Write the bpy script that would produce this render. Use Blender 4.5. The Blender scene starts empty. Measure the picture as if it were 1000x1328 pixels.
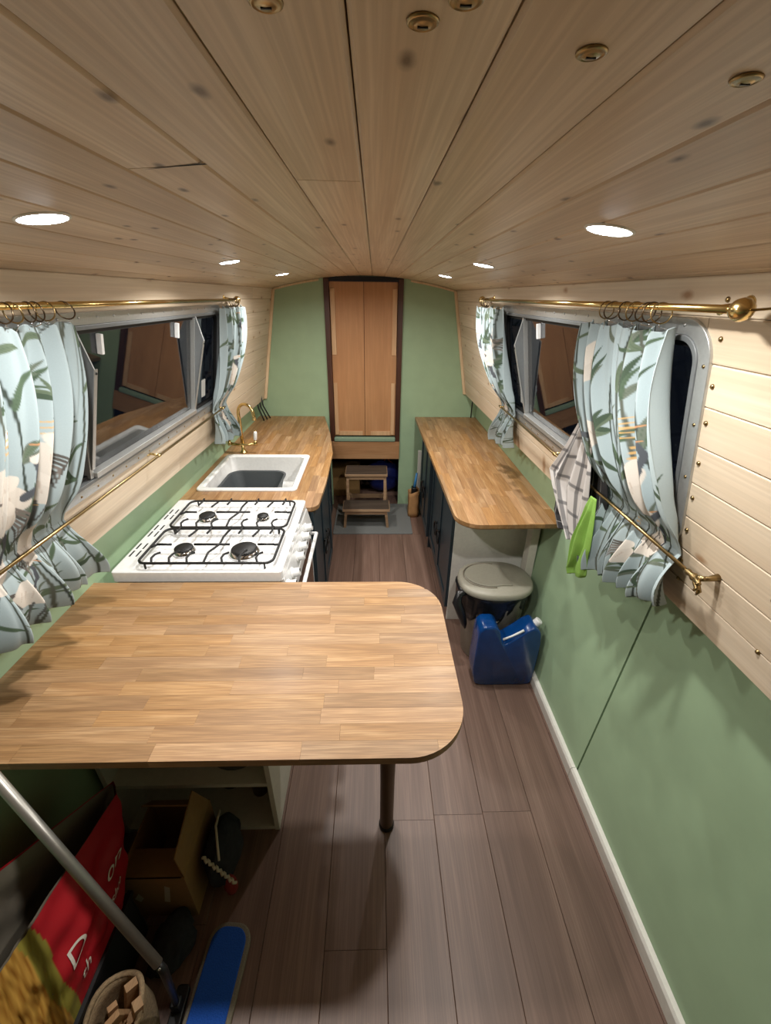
import bpy, bmesh, math, random
import numpy as np
from math import sin, cos, pi, radians, hypot, sqrt
from mathutils import Vector, Matrix

random.seed(7)
S = bpy.context.scene
COL = S.collection

# ------------------------------------------------------------------ camera
CAM_H = 1.85
def cam_axes(pitch, yaw, roll):
    f = Vector((sin(yaw)*cos(pitch), cos(yaw)*cos(pitch), -sin(pitch)))
    r = Vector((cos(yaw), -sin(yaw), 0)); u = r.cross(f)
    c, s = cos(roll), sin(roll)
    return c*r+s*u, -s*r+c*u, f
cd = bpy.data.cameras.new('camera'); cam = bpy.data.objects.new('camera', cd); COL.objects.link(cam)
cd.sensor_fit = 'VERTICAL'; cd.sensor_height = 36; cd.lens = 550/1328*36; cd.clip_start = .02
r_, u_, f_ = cam_axes(radians(27.0), radians(1.7), radians(.8))
m = Matrix((r_, u_, -f_)).transposed().to_4x4(); m.translation = (0, 0, CAM_H)
cam.matrix_world = m
S.camera = cam

# ------------------------------------------------------------------ world, exposure
w = bpy.data.worlds.new('night'); S.world = w; w.use_nodes = True
w.node_tree.nodes['Background'].inputs[0].default_value = (.004, .005, .008, 1)
w.node_tree.nodes['Background'].inputs[1].default_value = 1
S.view_settings.view_transform = 'Standard'; S.view_settings.look = 'None'
S.view_settings.exposure = 0.08; S.view_settings.gamma = 1
S.view_settings.use_curve_mapping = False
S.cycles.max_bounces = 12; S.cycles.diffuse_bounces = 6
LAMP_W = 7.4
LAMP_COL = (1.0, .965, .905)

# ------------------------------------------------------------------ helpers
def lin(c):
    def f(v):
        v /= 255
        return v/12.92 if v <= .04045 else ((v+.055)/1.055)**2.4
    return (f(c[0]), f(c[1]), f(c[2]), 1)

WL = {}
class MB:
    def __init__(s): s.v = []; s.f = []
    def add(s, vs, fs):
        n = len(s.v); s.v += [Vector(p) for p in vs]; s.f += [tuple(i+n for i in q) for q in fs]; return s
    def box(s, a, b):
        x0, y0, z0 = a; x1, y1, z1 = b
        return s.add([(x0,y0,z0),(x1,y0,z0),(x1,y1,z0),(x0,y1,z0),(x0,y0,z1),(x1,y0,z1),(x1,y1,z1),(x0,y1,z1)],
                     [(0,3,2,1),(4,5,6,7),(0,1,5,4),(1,2,6,5),(2,3,7,6),(3,0,4,7)])
    def hexa(s, p8):
        return s.add(p8, [(0,3,2,1),(4,5,6,7),(0,1,5,4),(1,2,6,5),(2,3,7,6),(3,0,4,7)])
    def prism(s, poly, z0, z1, fn=None):
        fn = fn or (lambda x, y, z: (x, y, z)); n = len(poly)
        vs = [fn(x, y, z0) for x, y in poly]+[fn(x, y, z1) for x, y in poly]
        fs = [tuple(range(n))[::-1], tuple(range(n, 2*n))]+[(i, (i+1) % n, n+(i+1) % n, n+i) for i in range(n)]
        return s.add(vs, fs)
    def ring_prism(s, outer, inner, z0, z1, fn):
        n = len(outer); vs = [fn(x, y, z) for z in (z0, z1) for L in (outer, inner) for x, y in L]; fs = []
        for i in range(n):
            j = (i+1) % n
            fs += [(i, j, n+j, n+i), (2*n+i, 3*n+i, 3*n+j, 2*n+j), (i, 2*n+i, 2*n+j, j), (n+i, n+j, 3*n+j, 3*n+i)]
        return s.add(vs, fs)
    def tube(s, path, r, seg=8, closed=False, cap=True):
        P = [Vector(p) for p in path]; n = len(P); rr = r if isinstance(r, (list, tuple)) else [r]*n
        vs = []; nrm = None
        for i in range(n):
            a = P[i-1] if (i > 0 or closed) else P[i]; b = P[(i+1) % n] if (i < n-1 or closed) else P[i]
            t = (b-a).normalized()
            if nrm is None:
                nrm = t.orthogonal().normalized()
            nrm = (nrm-t*nrm.dot(t))
            nrm = nrm.normalized() if nrm.length > 1e-6 else t.orthogonal().normalized()
            bn = t.cross(nrm)
            for k in range(seg):
                q = 2*pi*k/seg; vs.append(P[i]+(nrm*cos(q)+bn*sin(q))*rr[i])
        fs = []
        for i in range(n if closed else n-1):
            j = (i+1) % n
            for k in range(seg):
                l = (k+1) % seg; fs.append((i*seg+k, i*seg+l, j*seg+l, j*seg+k))
        if cap and not closed:
            fs += [tuple(range(seg))[::-1], tuple((n-1)*seg+k for k in range(seg))]
        return s.add(vs, fs)
    def lathe(s, prof, c, ax=(0,0,1), seg=20):
        ax = Vector(ax).normalized(); e1 = ax.orthogonal().normalized(); e2 = ax.cross(e1); c = Vector(c)
        vs = []; n = len(prof)
        for r, h in prof:
            for k in range(seg):
                q = 2*pi*k/seg; vs.append(c+ax*h+(e1*cos(q)+e2*sin(q))*max(r, 1e-5))
        fs = [(i*seg+k, i*seg+(k+1) % seg, (i+1)*seg+(k+1) % seg, (i+1)*seg+k) for i in range(n-1) for k in range(seg)]
        fs += [tuple(range(seg))[::-1], tuple((n-1)*seg+k for k in range(seg))]
        return s.add(vs, fs)
    def build(s, name, mat, parent=None, smooth=False, bevel=0, origin=None, clean=True, segs=2):
        me = bpy.data.meshes.new(name)
        if origin is None:
            lo = Vector((min(v.x for v in s.v), min(v.y for v in s.v), min(v.z for v in s.v)))
            hi = Vector((max(v.x for v in s.v), max(v.y for v in s.v), max(v.z for v in s.v)))
            c = (lo+hi)/2
            if parent is None: c.z = lo.z
        else: c = Vector(origin)
        me.from_pydata([v-c for v in s.v], [], s.f)
        if clean:
            bm = bmesh.new(); bm.from_mesh(me); bmesh.ops.recalc_face_normals(bm, faces=bm.faces); bm.to_mesh(me); bm.free()
        if smooth:
            me.polygons.foreach_set('use_smooth', [True]*len(me.polygons))
        me.materials.append(mat)
        return link(name, me, c, parent, bevel, smooth, segs)
def link(name, me, c, parent=None, bevel=0, smooth=False, segs=2):
    o = bpy.data.objects.new(name, me); COL.objects.link(o)
    base = Vector((0,0,0))
    if parent: o.parent = parent; base = WL[parent.name]
    o.location = Vector(c)-base; WL[o.name] = Vector(c)
    if bevel:
        b = o.modifiers.new('bevel', 'BEVEL'); b.width = bevel; b.segments = segs; b.limit_method = 'ANGLE'; b.angle_limit = radians(40)
        if not smooth: me.polygons.foreach_set('use_smooth', [True]*len(me.polygons))
        wn = o.modifiers.new('wn', 'WEIGHTED_NORMAL'); wn.keep_sharp = True
    return o
def tag(o, label, cat, group=None):
    o['label'] = label; o['category'] = cat
    if group: o['group'] = group
    return o
def thing(name, loc, label, cat, group=None):
    o = bpy.data.objects.new(name, None); COL.objects.link(o); o.location = loc; WL[o.name] = Vector(loc); o.empty_display_size = .05
    return tag(o, label, cat, group)
def struct(o): o['kind'] = 'structure'; return o
def rrect(x0, x1, y0, y1, r, n=6, corners=(1,1,1,1)):
    pts = []
    for k, (cx, cy, a) in enumerate([(x1-r, y0+r, -90), (x1-r, y1-r, 0), (x0+r, y1-r, 90), (x0+r, y0+r, 180)]):
        if corners[k]:
            for i in range(n+1):
                t = radians(a+90*i/n); pts.append((cx+r*cos(t), cy+r*sin(t)))
        else:
            pts.append([(x1,y0),(x1,y1),(x0,y1),(x0,y0)][k])
    return pts
def clip(poly, conv):
    # Sutherland-Hodgman, conv counter-clockwise
    out = poly
    for i in range(len(conv)):
        a = conv[i]; b = conv[(i+1) % len(conv)]; inp = out; out = []
        if not inp: return []
        d = lambda p: (b[0]-a[0])*(p[1]-a[1])-(b[1]-a[1])*(p[0]-a[0])
        for j in range(len(inp)):
            p = inp[j]; q = inp[(j+1) % len(inp)]; dp = d(p); dq = d(q)
            if dp >= 0: out.append(p)
            if dp*dq < 0:
                t = dp/(dp-dq); out.append((p[0]+(q[0]-p[0])*t, p[1]+(q[1]-p[1])*t))
    return out
def sstep(a, b, x):
    t = np.clip((x-a)/(b-a), 0, 1); return t*t*(3-2*t)

# ------------------------------------------------------------------ materials
class NT:
    def __init__(s, name):
        s.m = bpy.data.materials.new(name); s.m.use_nodes = True; s.t = s.m.node_tree; s.b = s.t.nodes['Principled BSDF']
    def n(s, typ, **k):
        o = s.t.nodes.new(typ)
        for a, v in k.items(): setattr(o, a, v)
        return o
    def l(s, a, b): s.t.links.new(a, b)
    def val(s, op, a, b=None, clampit=False):
        o = s.n('ShaderNodeMath', operation=op, use_clamp=clampit)
        for i, x in enumerate((a, b)):
            if x is None: continue
            if isinstance(x, (int, float)): o.inputs[i].default_value = x
            else: s.l(x, o.inputs[i])
        return o.outputs[0]
    def mix(s, fac, a, b, mode='MIX'):
        o = s.n('ShaderNodeMix', data_type='RGBA', blend_type=mode)
        for i, x in ((0, fac), (6, a), (7, b)):
            if isinstance(x, (int, float, tuple)): o.inputs[i].default_value = x
            else: s.l(x, o.inputs[i])
        return o.outputs[2]
    def ramp(s, x, stops):
        o = s.n('ShaderNodeValToRGB'); e = o.color_ramp.elements
        while len(e) > 2: e.remove(e[-1])
        for i, (p, c) in enumerate(stops):
            if i > 1: e.new(p)
            e[i].position = p; e[i].color = c
        s.l(x, o.inputs[0]); return o.outputs[0]
def plain(name, c, rough=.5, metal=0, bump=0, bscale=60, var=0, coat=0, spec=None, sheen=0):
    t = NT(name); t.b.inputs['Roughness'].default_value = rough; t.b.inputs['Metallic'].default_value = metal
    t.b.inputs['Coat Weight'].default_value = coat
    if spec is not None: t.b.inputs['Specular IOR Level'].default_value = spec
    c = lin(c)
    tc = t.n('ShaderNodeTexCoord')
    no = t.n('ShaderNodeTexNoise'); no.inputs['Scale'].default_value = bscale; no.inputs['Detail'].default_value = 4
    t.l(tc.outputs['Object'], no.inputs['Vector'])
    v = max(var, .04)
    a = tuple(min(1, x*(1-v)) for x in c[:3])+(1,); b = tuple(min(1, x*(1+v)) for x in c[:3])+(1,)
    t.l(t.ramp(no.outputs['Fac'], [(.3, a), (.7, b)]), t.b.inputs['Base Color'])
    if bump:
        bp = t.n('ShaderNodeBump'); bp.inputs['Strength'].default_value = bump; bp.inputs['Distance'].default_value = .002
        t.l(no.outputs['Fac'], bp.inputs['Height']); t.l(bp.outputs[0], t.b.inputs['Normal'])
    return t.m
def wood(name, c1, c2, c3, axis=1, across=14, along=1.1, rough=.45, var=.10, knots=0, knot_c=(96,70,46), coat=0, fine=.35, hue=0, rings=0):
    t = NT(name); c1, c2, c3 = lin(c1), lin(c2), lin(c3)
    tc = t.n('ShaderNodeTexCoord'); oi = t.n('ShaderNodeObjectInfo')
    off = t.n('ShaderNodeCombineXYZ')
    for i, k in enumerate((37.1, 91.7, 53.3)): t.l(t.val('MULTIPLY', oi.outputs['Random'], k), off.inputs[i])
    add = t.n('ShaderNodeVectorMath', operation='ADD'); t.l(tc.outputs['Object'], add.inputs[0]); t.l(off.outputs[0], add.inputs[1])
    def mapped(ac, al):
        mp = t.n('ShaderNodeMapping'); sc = [ac]*3; sc[axis] = al; mp.inputs['Scale'].default_value = sc
        t.l(add.outputs[0], mp.inputs['Vector']); return mp.outputs[0]
    n1 = t.n('ShaderNodeTexNoise'); n1.inputs['Scale'].default_value = 1; n1.inputs['Detail'].default_value = 5; n1.inputs['Distortion'].default_value = .8
    t.l(mapped(across, along), n1.inputs['Vector'])
    n2 = t.n('ShaderNodeTexNoise'); n2.inputs['Scale'].default_value = 1; n2.inputs['Detail'].default_value = 3
    t.l(mapped(across*14, along*4), n2.inputs['Vector'])
    col = t.ramp(n1.outputs['Fac'], [(.28, c1), (.5, c2), (.72, c3)])
    if rings:
        wv = t.n('ShaderNodeTexWave', wave_type='BANDS', bands_direction='X'); wv.inputs['Scale'].default_value = rings; wv.inputs['Distortion'].default_value = 9; wv.inputs['Detail'].default_value = 1.5; wv.inputs['Detail Scale'].default_value = .8
        t.l(mapped(1, .05), wv.inputs['Vector'])
        col = t.mix(t.val('MULTIPLY', wv.outputs['Fac'], .28), col, c1)
    dark = tuple(x*.72 for x in c1[:3])+(1,)
    f2 = t.ramp(n2.outputs['Fac'], [(.42, (1,1,1,1)), (.62, (0,0,0,1))])
    col = t.mix(t.val('MULTIPLY', f2, fine), col, dark)
    if knots:
        vo = t.n('ShaderNodeTexVoronoi', feature='F1'); vo.inputs['Scale'].default_value = 1
        n3 = t.n('ShaderNodeTexNoise'); n3.inputs['Scale'].default_value = 40
        t.l(add.outputs[0], n3.inputs['Vector'])
        vo.voronoi_dimensions = '2D'
        sx = t.n('ShaderNodeSeparateXYZ'); t.l(mapped(knots, knots*.45), sx.inputs[0]); cb_ = t.n('ShaderNodeCombineXYZ')
        t.l(sx.outputs[0], cb_.inputs[0]); t.l(sx.outputs[1], cb_.inputs[1]); t.l(cb_.outputs[0], vo.inputs['Vector'])
        sc_ = t.n('ShaderNodeSeparateColor'); t.l(vo.outputs['Color'], sc_.inputs[0])
        keep = t.val('GREATER_THAN', sc_.outputs[0], .35)
        d = t.val('ADD', vo.outputs['Distance'], t.val('MULTIPLY', t.val('SUBTRACT', n3.outputs['Fac'], .5), .06))
        core = t.ramp(d, [(.02, (1,1,1,1)), (.085, (0,0,0,1))])
        halo = t.ramp(d, [(.04, (1,1,1,1)), (.30, (0,0,0,1))])
        col = t.mix(t.val('MULTIPLY', t.val('MULTIPLY', halo, keep), .4), col, c1)
        col = t.mix(t.val('MULTIPLY', t.val('MULTIPLY', core, keep), .85), col, lin(knot_c))
    hs = t.n('ShaderNodeHueSaturation'); t.l(col, hs.inputs['Color'])
    t.l(t.val('ADD', t.val('MULTIPLY', oi.outputs['Random'], 2*var), 1-var), hs.inputs['Value'])
    if hue:
        r2 = t.val('FRACT', t.val('MULTIPLY', oi.outputs['Random'], 17.3))
        t.l(t.val('ADD', t.val('MULTIPLY', r2, hue), 1-hue/2), hs.inputs['Saturation'])
    t.l(hs.outputs[0], t.b.inputs['Base Color'])
    t.b.inputs['Roughness'].default_value = rough; t.b.inputs['Coat Weight'].default_value = coat; t.b.inputs['Coat Roughness'].default_value = .25
    bp = t.n('ShaderNodeBump'); bp.inputs['Strength'].default_value = .12; bp.inputs['Distance'].default_value = .001
    t.l(n2.outputs['Fac'], bp.inputs['Height']); t.l(bp.outputs[0], t.b.inputs['Normal'])
    return t.m
def vcol_mat(name, rough=.85, trans=0):
    t = NT(name); a = t.n('ShaderNodeVertexColor'); a.layer_name = 'print'
    no = t.n('ShaderNodeTexNoise'); no.inputs['Scale'].default_value = 350; tc = t.n('ShaderNodeTexCoord'); t.l(tc.outputs['Object'], no.inputs['Vector'])
    t.l(t.mix(t.val('MULTIPLY', no.outputs['Fac'], .12), a.outputs['Color'], (.1,.1,.1,1)), t.b.inputs['Base Color'])
    t.b.inputs['Roughness'].default_value = rough; t.b.inputs['Specular IOR Level'].default_value = .2
    return t.m

M_pine = wood('pine_ceiling', (196,170,142), (216,194,168), (228,210,188), axis=1, across=16, along=.8, rough=.40, var=.07, knots=11, knot_c=(84,62,44), rings=30)
M_pinew = wood('pine_wall', (202,182,156), (216,199,175), (226,211,190), axis=1, across=10, along=.7, rough=.5, var=.05, knots=7, knot_c=(150,112,78), rings=18, fine=.22)
M_oak_x = wood('oak_stave_crosswise', (140,104,68), (166,129,88), (184,150,110), axis=0, across=26, along=2.4, rough=.5, var=.16, fine=.55, hue=.12, coat=.05)
M_oak_y = wood('oak_stave_lengthwise', (142,103,66), (168,129,88), (190,155,114), axis=1, across=26, along=2.4, rough=.46, var=.17, fine=.45, hue=.15, coat=.1)
M_floor = wood('laminate_plank', (106,82,71), (124,98,86), (138,112,99), axis=1, across=16, along=.9, rough=.42, var=.05, fine=.4)
M_ply = wood('varnished_plywood', (182,130,86), (196,144,98), (206,156,110), axis=2, across=5, along=1.0, rough=.5, var=.03, fine=.2)
M_plylt = wood('pale_batten', (206,162,118), (218,176,132), (226,188,146), axis=2, across=14, along=1.0, rough=.5, var=.05)
M_frame = wood('dark_brown_timber', (66,38,26), (78,46,32), (92,56,40), axis=2, across=20, along=1.5, rough=.4, var=.05)
M_sill = wood('worn_pine_sill', (160,116,76), (178,132,90), (192,150,108), axis=0, across=14, along=1.2, rough=.55, var=.03, knots=6)
M_stool = wood('stool_beech', (150,118,88), (168,136,104), (184,154,122), axis=0, across=20, along=2, rough=.5, var=.04)
M_tread = wood('stool_dark_tread', (62,52,44), (76,64,54), (90,78,66), axis=0, across=30, along=2, rough=.6, var=.05)
M_green = plain('sage_green_paint', (155,180,146), .55, bump=.05, bscale=8, var=.05)
M_greend = plain('green_gap_shadow_line', (60,78,54), .7)
M_white = plain('white_paint', (226,224,216), .4)
M_shelfw = plain('white_shelf_board', (206,202,190), .5)
M_trim = wood('pale_trim_wood', (214,186,146), (228,202,164), (238,216,182), axis=2, across=20, along=1, rough=.5, var=.03)
M_brass = plain('polished_brass', (216,188,128), .2, 1)
M_brassd = plain('antique_brass', (158,136,96), .3, 1)
M_bronze = plain('bronze_ring', (104,88,70), .3, 1)
M_alu = plain('brushed_aluminium', (186,188,187), .34, .65, bump=.03, bscale=120)
M_alud = plain('grey_window_seal', (120,124,126), .5, .3)
M_rubber = plain('black_rubber', (22,22,23), .6)
M_blackm = plain('black_iron', (24,24,25), .45, .2)
M_enamel = plain('white_enamel', (236,237,238), .18, coat=.5)
M_ceramic = plain('white_ceramic', (236,236,234), .15, coat=.6)
M_chrome = plain('chrome', (220,220,222), .12, 1)
M_plast = plain('white_plastic', (228,228,228), .35)
M_greybowl = plain('dark_grey_plastic', (72,77,80), .45)
M_navy = plain('dark_slate_paint', (44,58,66), .38, bump=.03, bscale=30)
M_navyd = plain('dark_slate_carcass', (34,44,50), .5)
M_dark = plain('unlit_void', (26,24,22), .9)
M_ovenglass = plain('oven_glass', (50,26,18), .08, coat=.6)
M_bin = plain('taupe_plastic', (158,154,140), .42)
M_binbody = plain('clear_taupe_plastic', (140,132,118), .35)
M_bag = plain('black_bin_liner', (26,26,28), .28, bump=.6, bscale=45)
M_can = plain('blue_plastic_can', (6,58,118), .25, bump=.05, bscale=25, var=.12, coat=.4)
M_mat = plain('grey_door_mat', (112,114,112), .95, bump=.8, bscale=220, var=.15)
M_paper = plain('brown_paper', (170,126,80), .8, bump=.5, bscale=25, var=.1)
M_card = plain('cardboard', (150,116,70), .8, bump=.05, bscale=60, var=.06)
M_tape = plain('packing_tape', (196,186,166), .5)
M_blue = plain('blue_microfibre', (22,78,170), .95, bump=.9, bscale=260, var=.15)
M_rim = plain('grey_terry_rim', (128,120,104), .95, bump=.9, bscale=260, var=.12)
M_poleal = plain('grey_metal_pole', (146,144,138), .38, .7)
M_leg = plain('dark_bronze_leg', (92,72,56), .4, .3)
M_jute = plain('woven_jute', (150,128,98), .9, bump=1, bscale=160, var=.25)
M_kindl = wood('split_kindling', (150,112,76), (176,138,98), (196,162,122), axis=1, across=30, along=3, rough=.7, var=.15)
M_coal = plain('dark_stone', (52,50,48), .8, bump=.6, bscale=30, var=.2)
M_fabd = plain('dark_patterned_fabric', (34,36,40), .9, bump=.4, bscale=70, var=.3)
M_cord = plain('cream_braid', (196,186,164), .9)
M_redfab = plain('red_fabric', (134,40,34), .9)
M_greyfab = plain('grey_fabric', (92,98,100), .9, bump=.3, bscale=120)
M_foam = plain('pale_green_foam', (134,158,134), .9, bump=.6, bscale=60)
M_bluebag = plain('blue_nylon', (38,48,120), .5, bump=.5, bscale=14, var=.3)
M_orange = plain('orange_rope', (196,104,48), .7)
M_cable = plain('black_cable', (30,32,36), .5)
M_liner = plain('grey_paper_liner', (120,112,98), .85)
M_lett = plain('white_print', (228,220,208), .6)
M_greencl = plain('lime_green_cloth', (132,176,78), .9, bump=.5, bscale=300)
def m_glass():
    t = NT('window_glass'); b = t.b
    b.inputs['Base Color'].default_value = (.80,.84,.86,1); b.inputs['Roughness'].default_value = .015
    b.inputs['Transmission Weight'].default_value = 1; b.inputs['IOR'].default_value = 1.52
    return t.m
M_glass = m_glass()
def m_emit(strength):
    t = NT('lit_lamp_lens'); b = t.b; b.inputs['Base Color'].default_value = (.9,.9,.9,1)
    b.inputs['Emission Color'].default_value = (.86,.93,1,1); b.inputs['Emission Strength'].default_value = strength
    return t.m
M_lens = m_emit(40)
def m_sticker():
    t = NT('printed_sticker'); tc = t.n('ShaderNodeTexCoord'); wv = t.n('ShaderNodeTexWave', bands_direction='Z')
    wv.inputs['Scale'].default_value = 45; wv.inputs['Distortion'].default_value = 2; t.l(tc.outputs['Object'], wv.inputs['Vector'])
    t.l(t.ramp(wv.outputs['Fac'], [(.25, lin((120,120,118))), (.45, lin((225,225,220)))]), t.b.inputs['Base Color']); return t.m
M_stick = m_sticker()
M_cloth = vcol_mat('crane_print_cotton'); M_towel = vcol_mat('checked_cotton'); M_sack = vcol_mat('printed_sack', rough=.38)

# ------------------------------------------------------------------ room geometry
XC = -.075                      # boat centre line
Y0, Y1 = -2.3, 3.80             # room ends
ZC, KC = 1.989, .178            # ceiling crown and camber
NRM = .863
def ceil_z(x): return ZC-KC*(x-XC)**2
def pnl(side, y, z, off=0.0):   # point on the leaning cabin side, off = towards the room
    x = XC+side*(.885-.155*(z-1.045)/.849)
    return Vector((x-side*.849/NRM*off, y, z-.155/NRM*off))
def low_x(side, z): return (.86+.062*z) if side > 0 else (-.972-.062*z)
_bm = {}
def board(name, mat, parent, c, lx, width, length, thick=.014, ch=.003):
    # plank: local x across, y along, z towards the room, face at z=0
    key = (round(width, 4), round(length, 3), thick, ch, mat.name)
    me = _bm.get(key)
    if me is None:
        w2, l2 = width/2, length/2
        prof = [(-w2, -thick), (w2, -thick), (w2, -ch), (w2-ch, 0), (-w2+ch, 0), (-w2, -ch)]
        vs = [(x, y, z) for y in (-l2, l2) for x, z in prof]; n = 6
        fs = [tuple(range(n)), tuple(range(2*n-1, n-1, -1))]+[(i, n+i, n+(i+1) % n, (i+1) % n) for i in range(n)]
        me = bpy.data.meshes.new(name); me.from_pydata(vs, [], fs)
        bm = bmesh.new(); bm.from_mesh(me); bmesh.ops.recalc_face_normals(bm, faces=bm.faces); bm.to_mesh(me); bm.free()
        me.materials.append(mat); _bm[key] = me
    o = bpy.data.objects.new(name, me); COL.objects.link(o); o.parent = parent
    lx = Vector(lx).normalized(); ly = Vector((0,1,0)); lz = lx.cross(ly)
    mm = Matrix((lx, ly, lz)).transposed().to_4x4(); mm.translation = Vector(c)-(WL[parent.name] if parent else Vector())
    o.matrix_local = mm
    return o
def cuts(y0, y1, fixed, rnd, lo=1.5, hi=2.6):
    ys = [y0]; y = y0+rnd.uniform(.5, 2.0)
    if fixed is not None:
        ys.append(fixed-rnd.uniform(1.6, 2.2)); ys.append(fixed); y = fixed+rnd.uniform(1.6, 2.4)
    while y < y1-.4:
        ys.append(y); y += rnd.uniform(lo, hi)
    return ys+[y1]

# floor
fl = struct(MB().box((-1.05, Y0, -.03), (.95, 4.75, -.012)).build('floor', M_frame, None, origin=(0,0,0)))
rnd = random.Random(3)
PW = .198; fx = .0405
ks = range(-5, 5)
fixj = {1: .957, 2: .965, 0: .94, -1: 2.35, -2: 1.8, 3: 1.93}
for k in ks:
    a, b = fx+(k-0)*PW, fx+(k+1)*PW
    if b < -1.02 or a > .93: continue
    a, b = max(a, -1.03), min(b, .93)
    ys = cuts(Y0, 4.7, fixj.get(k), rnd, 1.1, 1.3)
    for y0, y1 in zip(ys[:-1], ys[1:]):
        board('plank', M_floor, fl, ((a+b)/2, (y0+y1)/2, 0), (1,0,0), b-a-.0012, y1-y0-.0012, .012, .0012)

# ceiling
ce = MB()
xs = np.linspace(XC-.80, XC+.80, 17)
for i in range(16):
    a, b = xs[i], xs[i+1]; za, zb = ceil_z(a)+.018, ceil_z(b)+.018
    ce.hexa([(a,Y0,za),(b,Y0,zb),(b,Y1+.02,zb),(a,Y1+.02,za),(a,Y0,za+.02),(b,Y0,zb+.02),(b,Y1+.02,zb+.02),(a,Y1+.02,za+.02)])
ce = struct(ce.build('ceiling', M_frame, None, origin=(0,0,0)))
seams = [-.823]+[-.016+.0935*k for k in range(-8, 8)]+[.672]
fixj = {-.016-.0935: .722, -.016-.0935*3: .642}
for a, b in zip(seams[:-1], seams[1:]):
    fj = None
    for q, v in fixj.items():
        if abs(q-a) < .01: fj = v
    ys = cuts(Y0, Y1, fj, rnd, 1.7, 2.6)
    if fj is None: ys = [Y0, -.4-rnd.random(), 1.5+1.6*rnd.random(), Y1]
    c = (a+b)/2; sl = -2*KC*(c-XC)
    for y0, y1 in zip(ys[:-1], ys[1:]):
        board('board', M_pine, ce, (c, (y0+y1)/2, ceil_z(c)), (-1, 0, -sl), (b-a)*sqrt(1+sl*sl)-.0012, y1-y0-.002, .012, .0028)
for x, y in [(-.058,.326),(.027,.335),(.047,.312),(.13,.348),(.23,.35)]:
    o = MB().lathe([(.0095,0),(.0092,.0010),(.0075,.0018),(.0070,.0012),(.0045,.0024),(.0001,.0028)], (x, y, ceil_z(x)), (0,0,-1), 20).build('screw_cap', M_brassd, ce, smooth=True)
    MB().box((x-.003, y-.0006, ceil_z(x)-.0031), (x+.003, y+.0006, ceil_z(x)-.0024)).build('slot', M_blackm, o)

# shrinkage gap at one butt joint
zg = ceil_z(-.24)-.0004
MB().add([(-.281,.6475,ceil_z(-.281)-.0004), (-.24,.6430,zg), (-.198,.6390,ceil_z(-.198)-.0004), (-.199,.6335,ceil_z(-.199)-.0004), (-.24,.6400,zg)], [(0,1,2,3,4)]).build('joint_gap', M_dark, ce)
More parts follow.
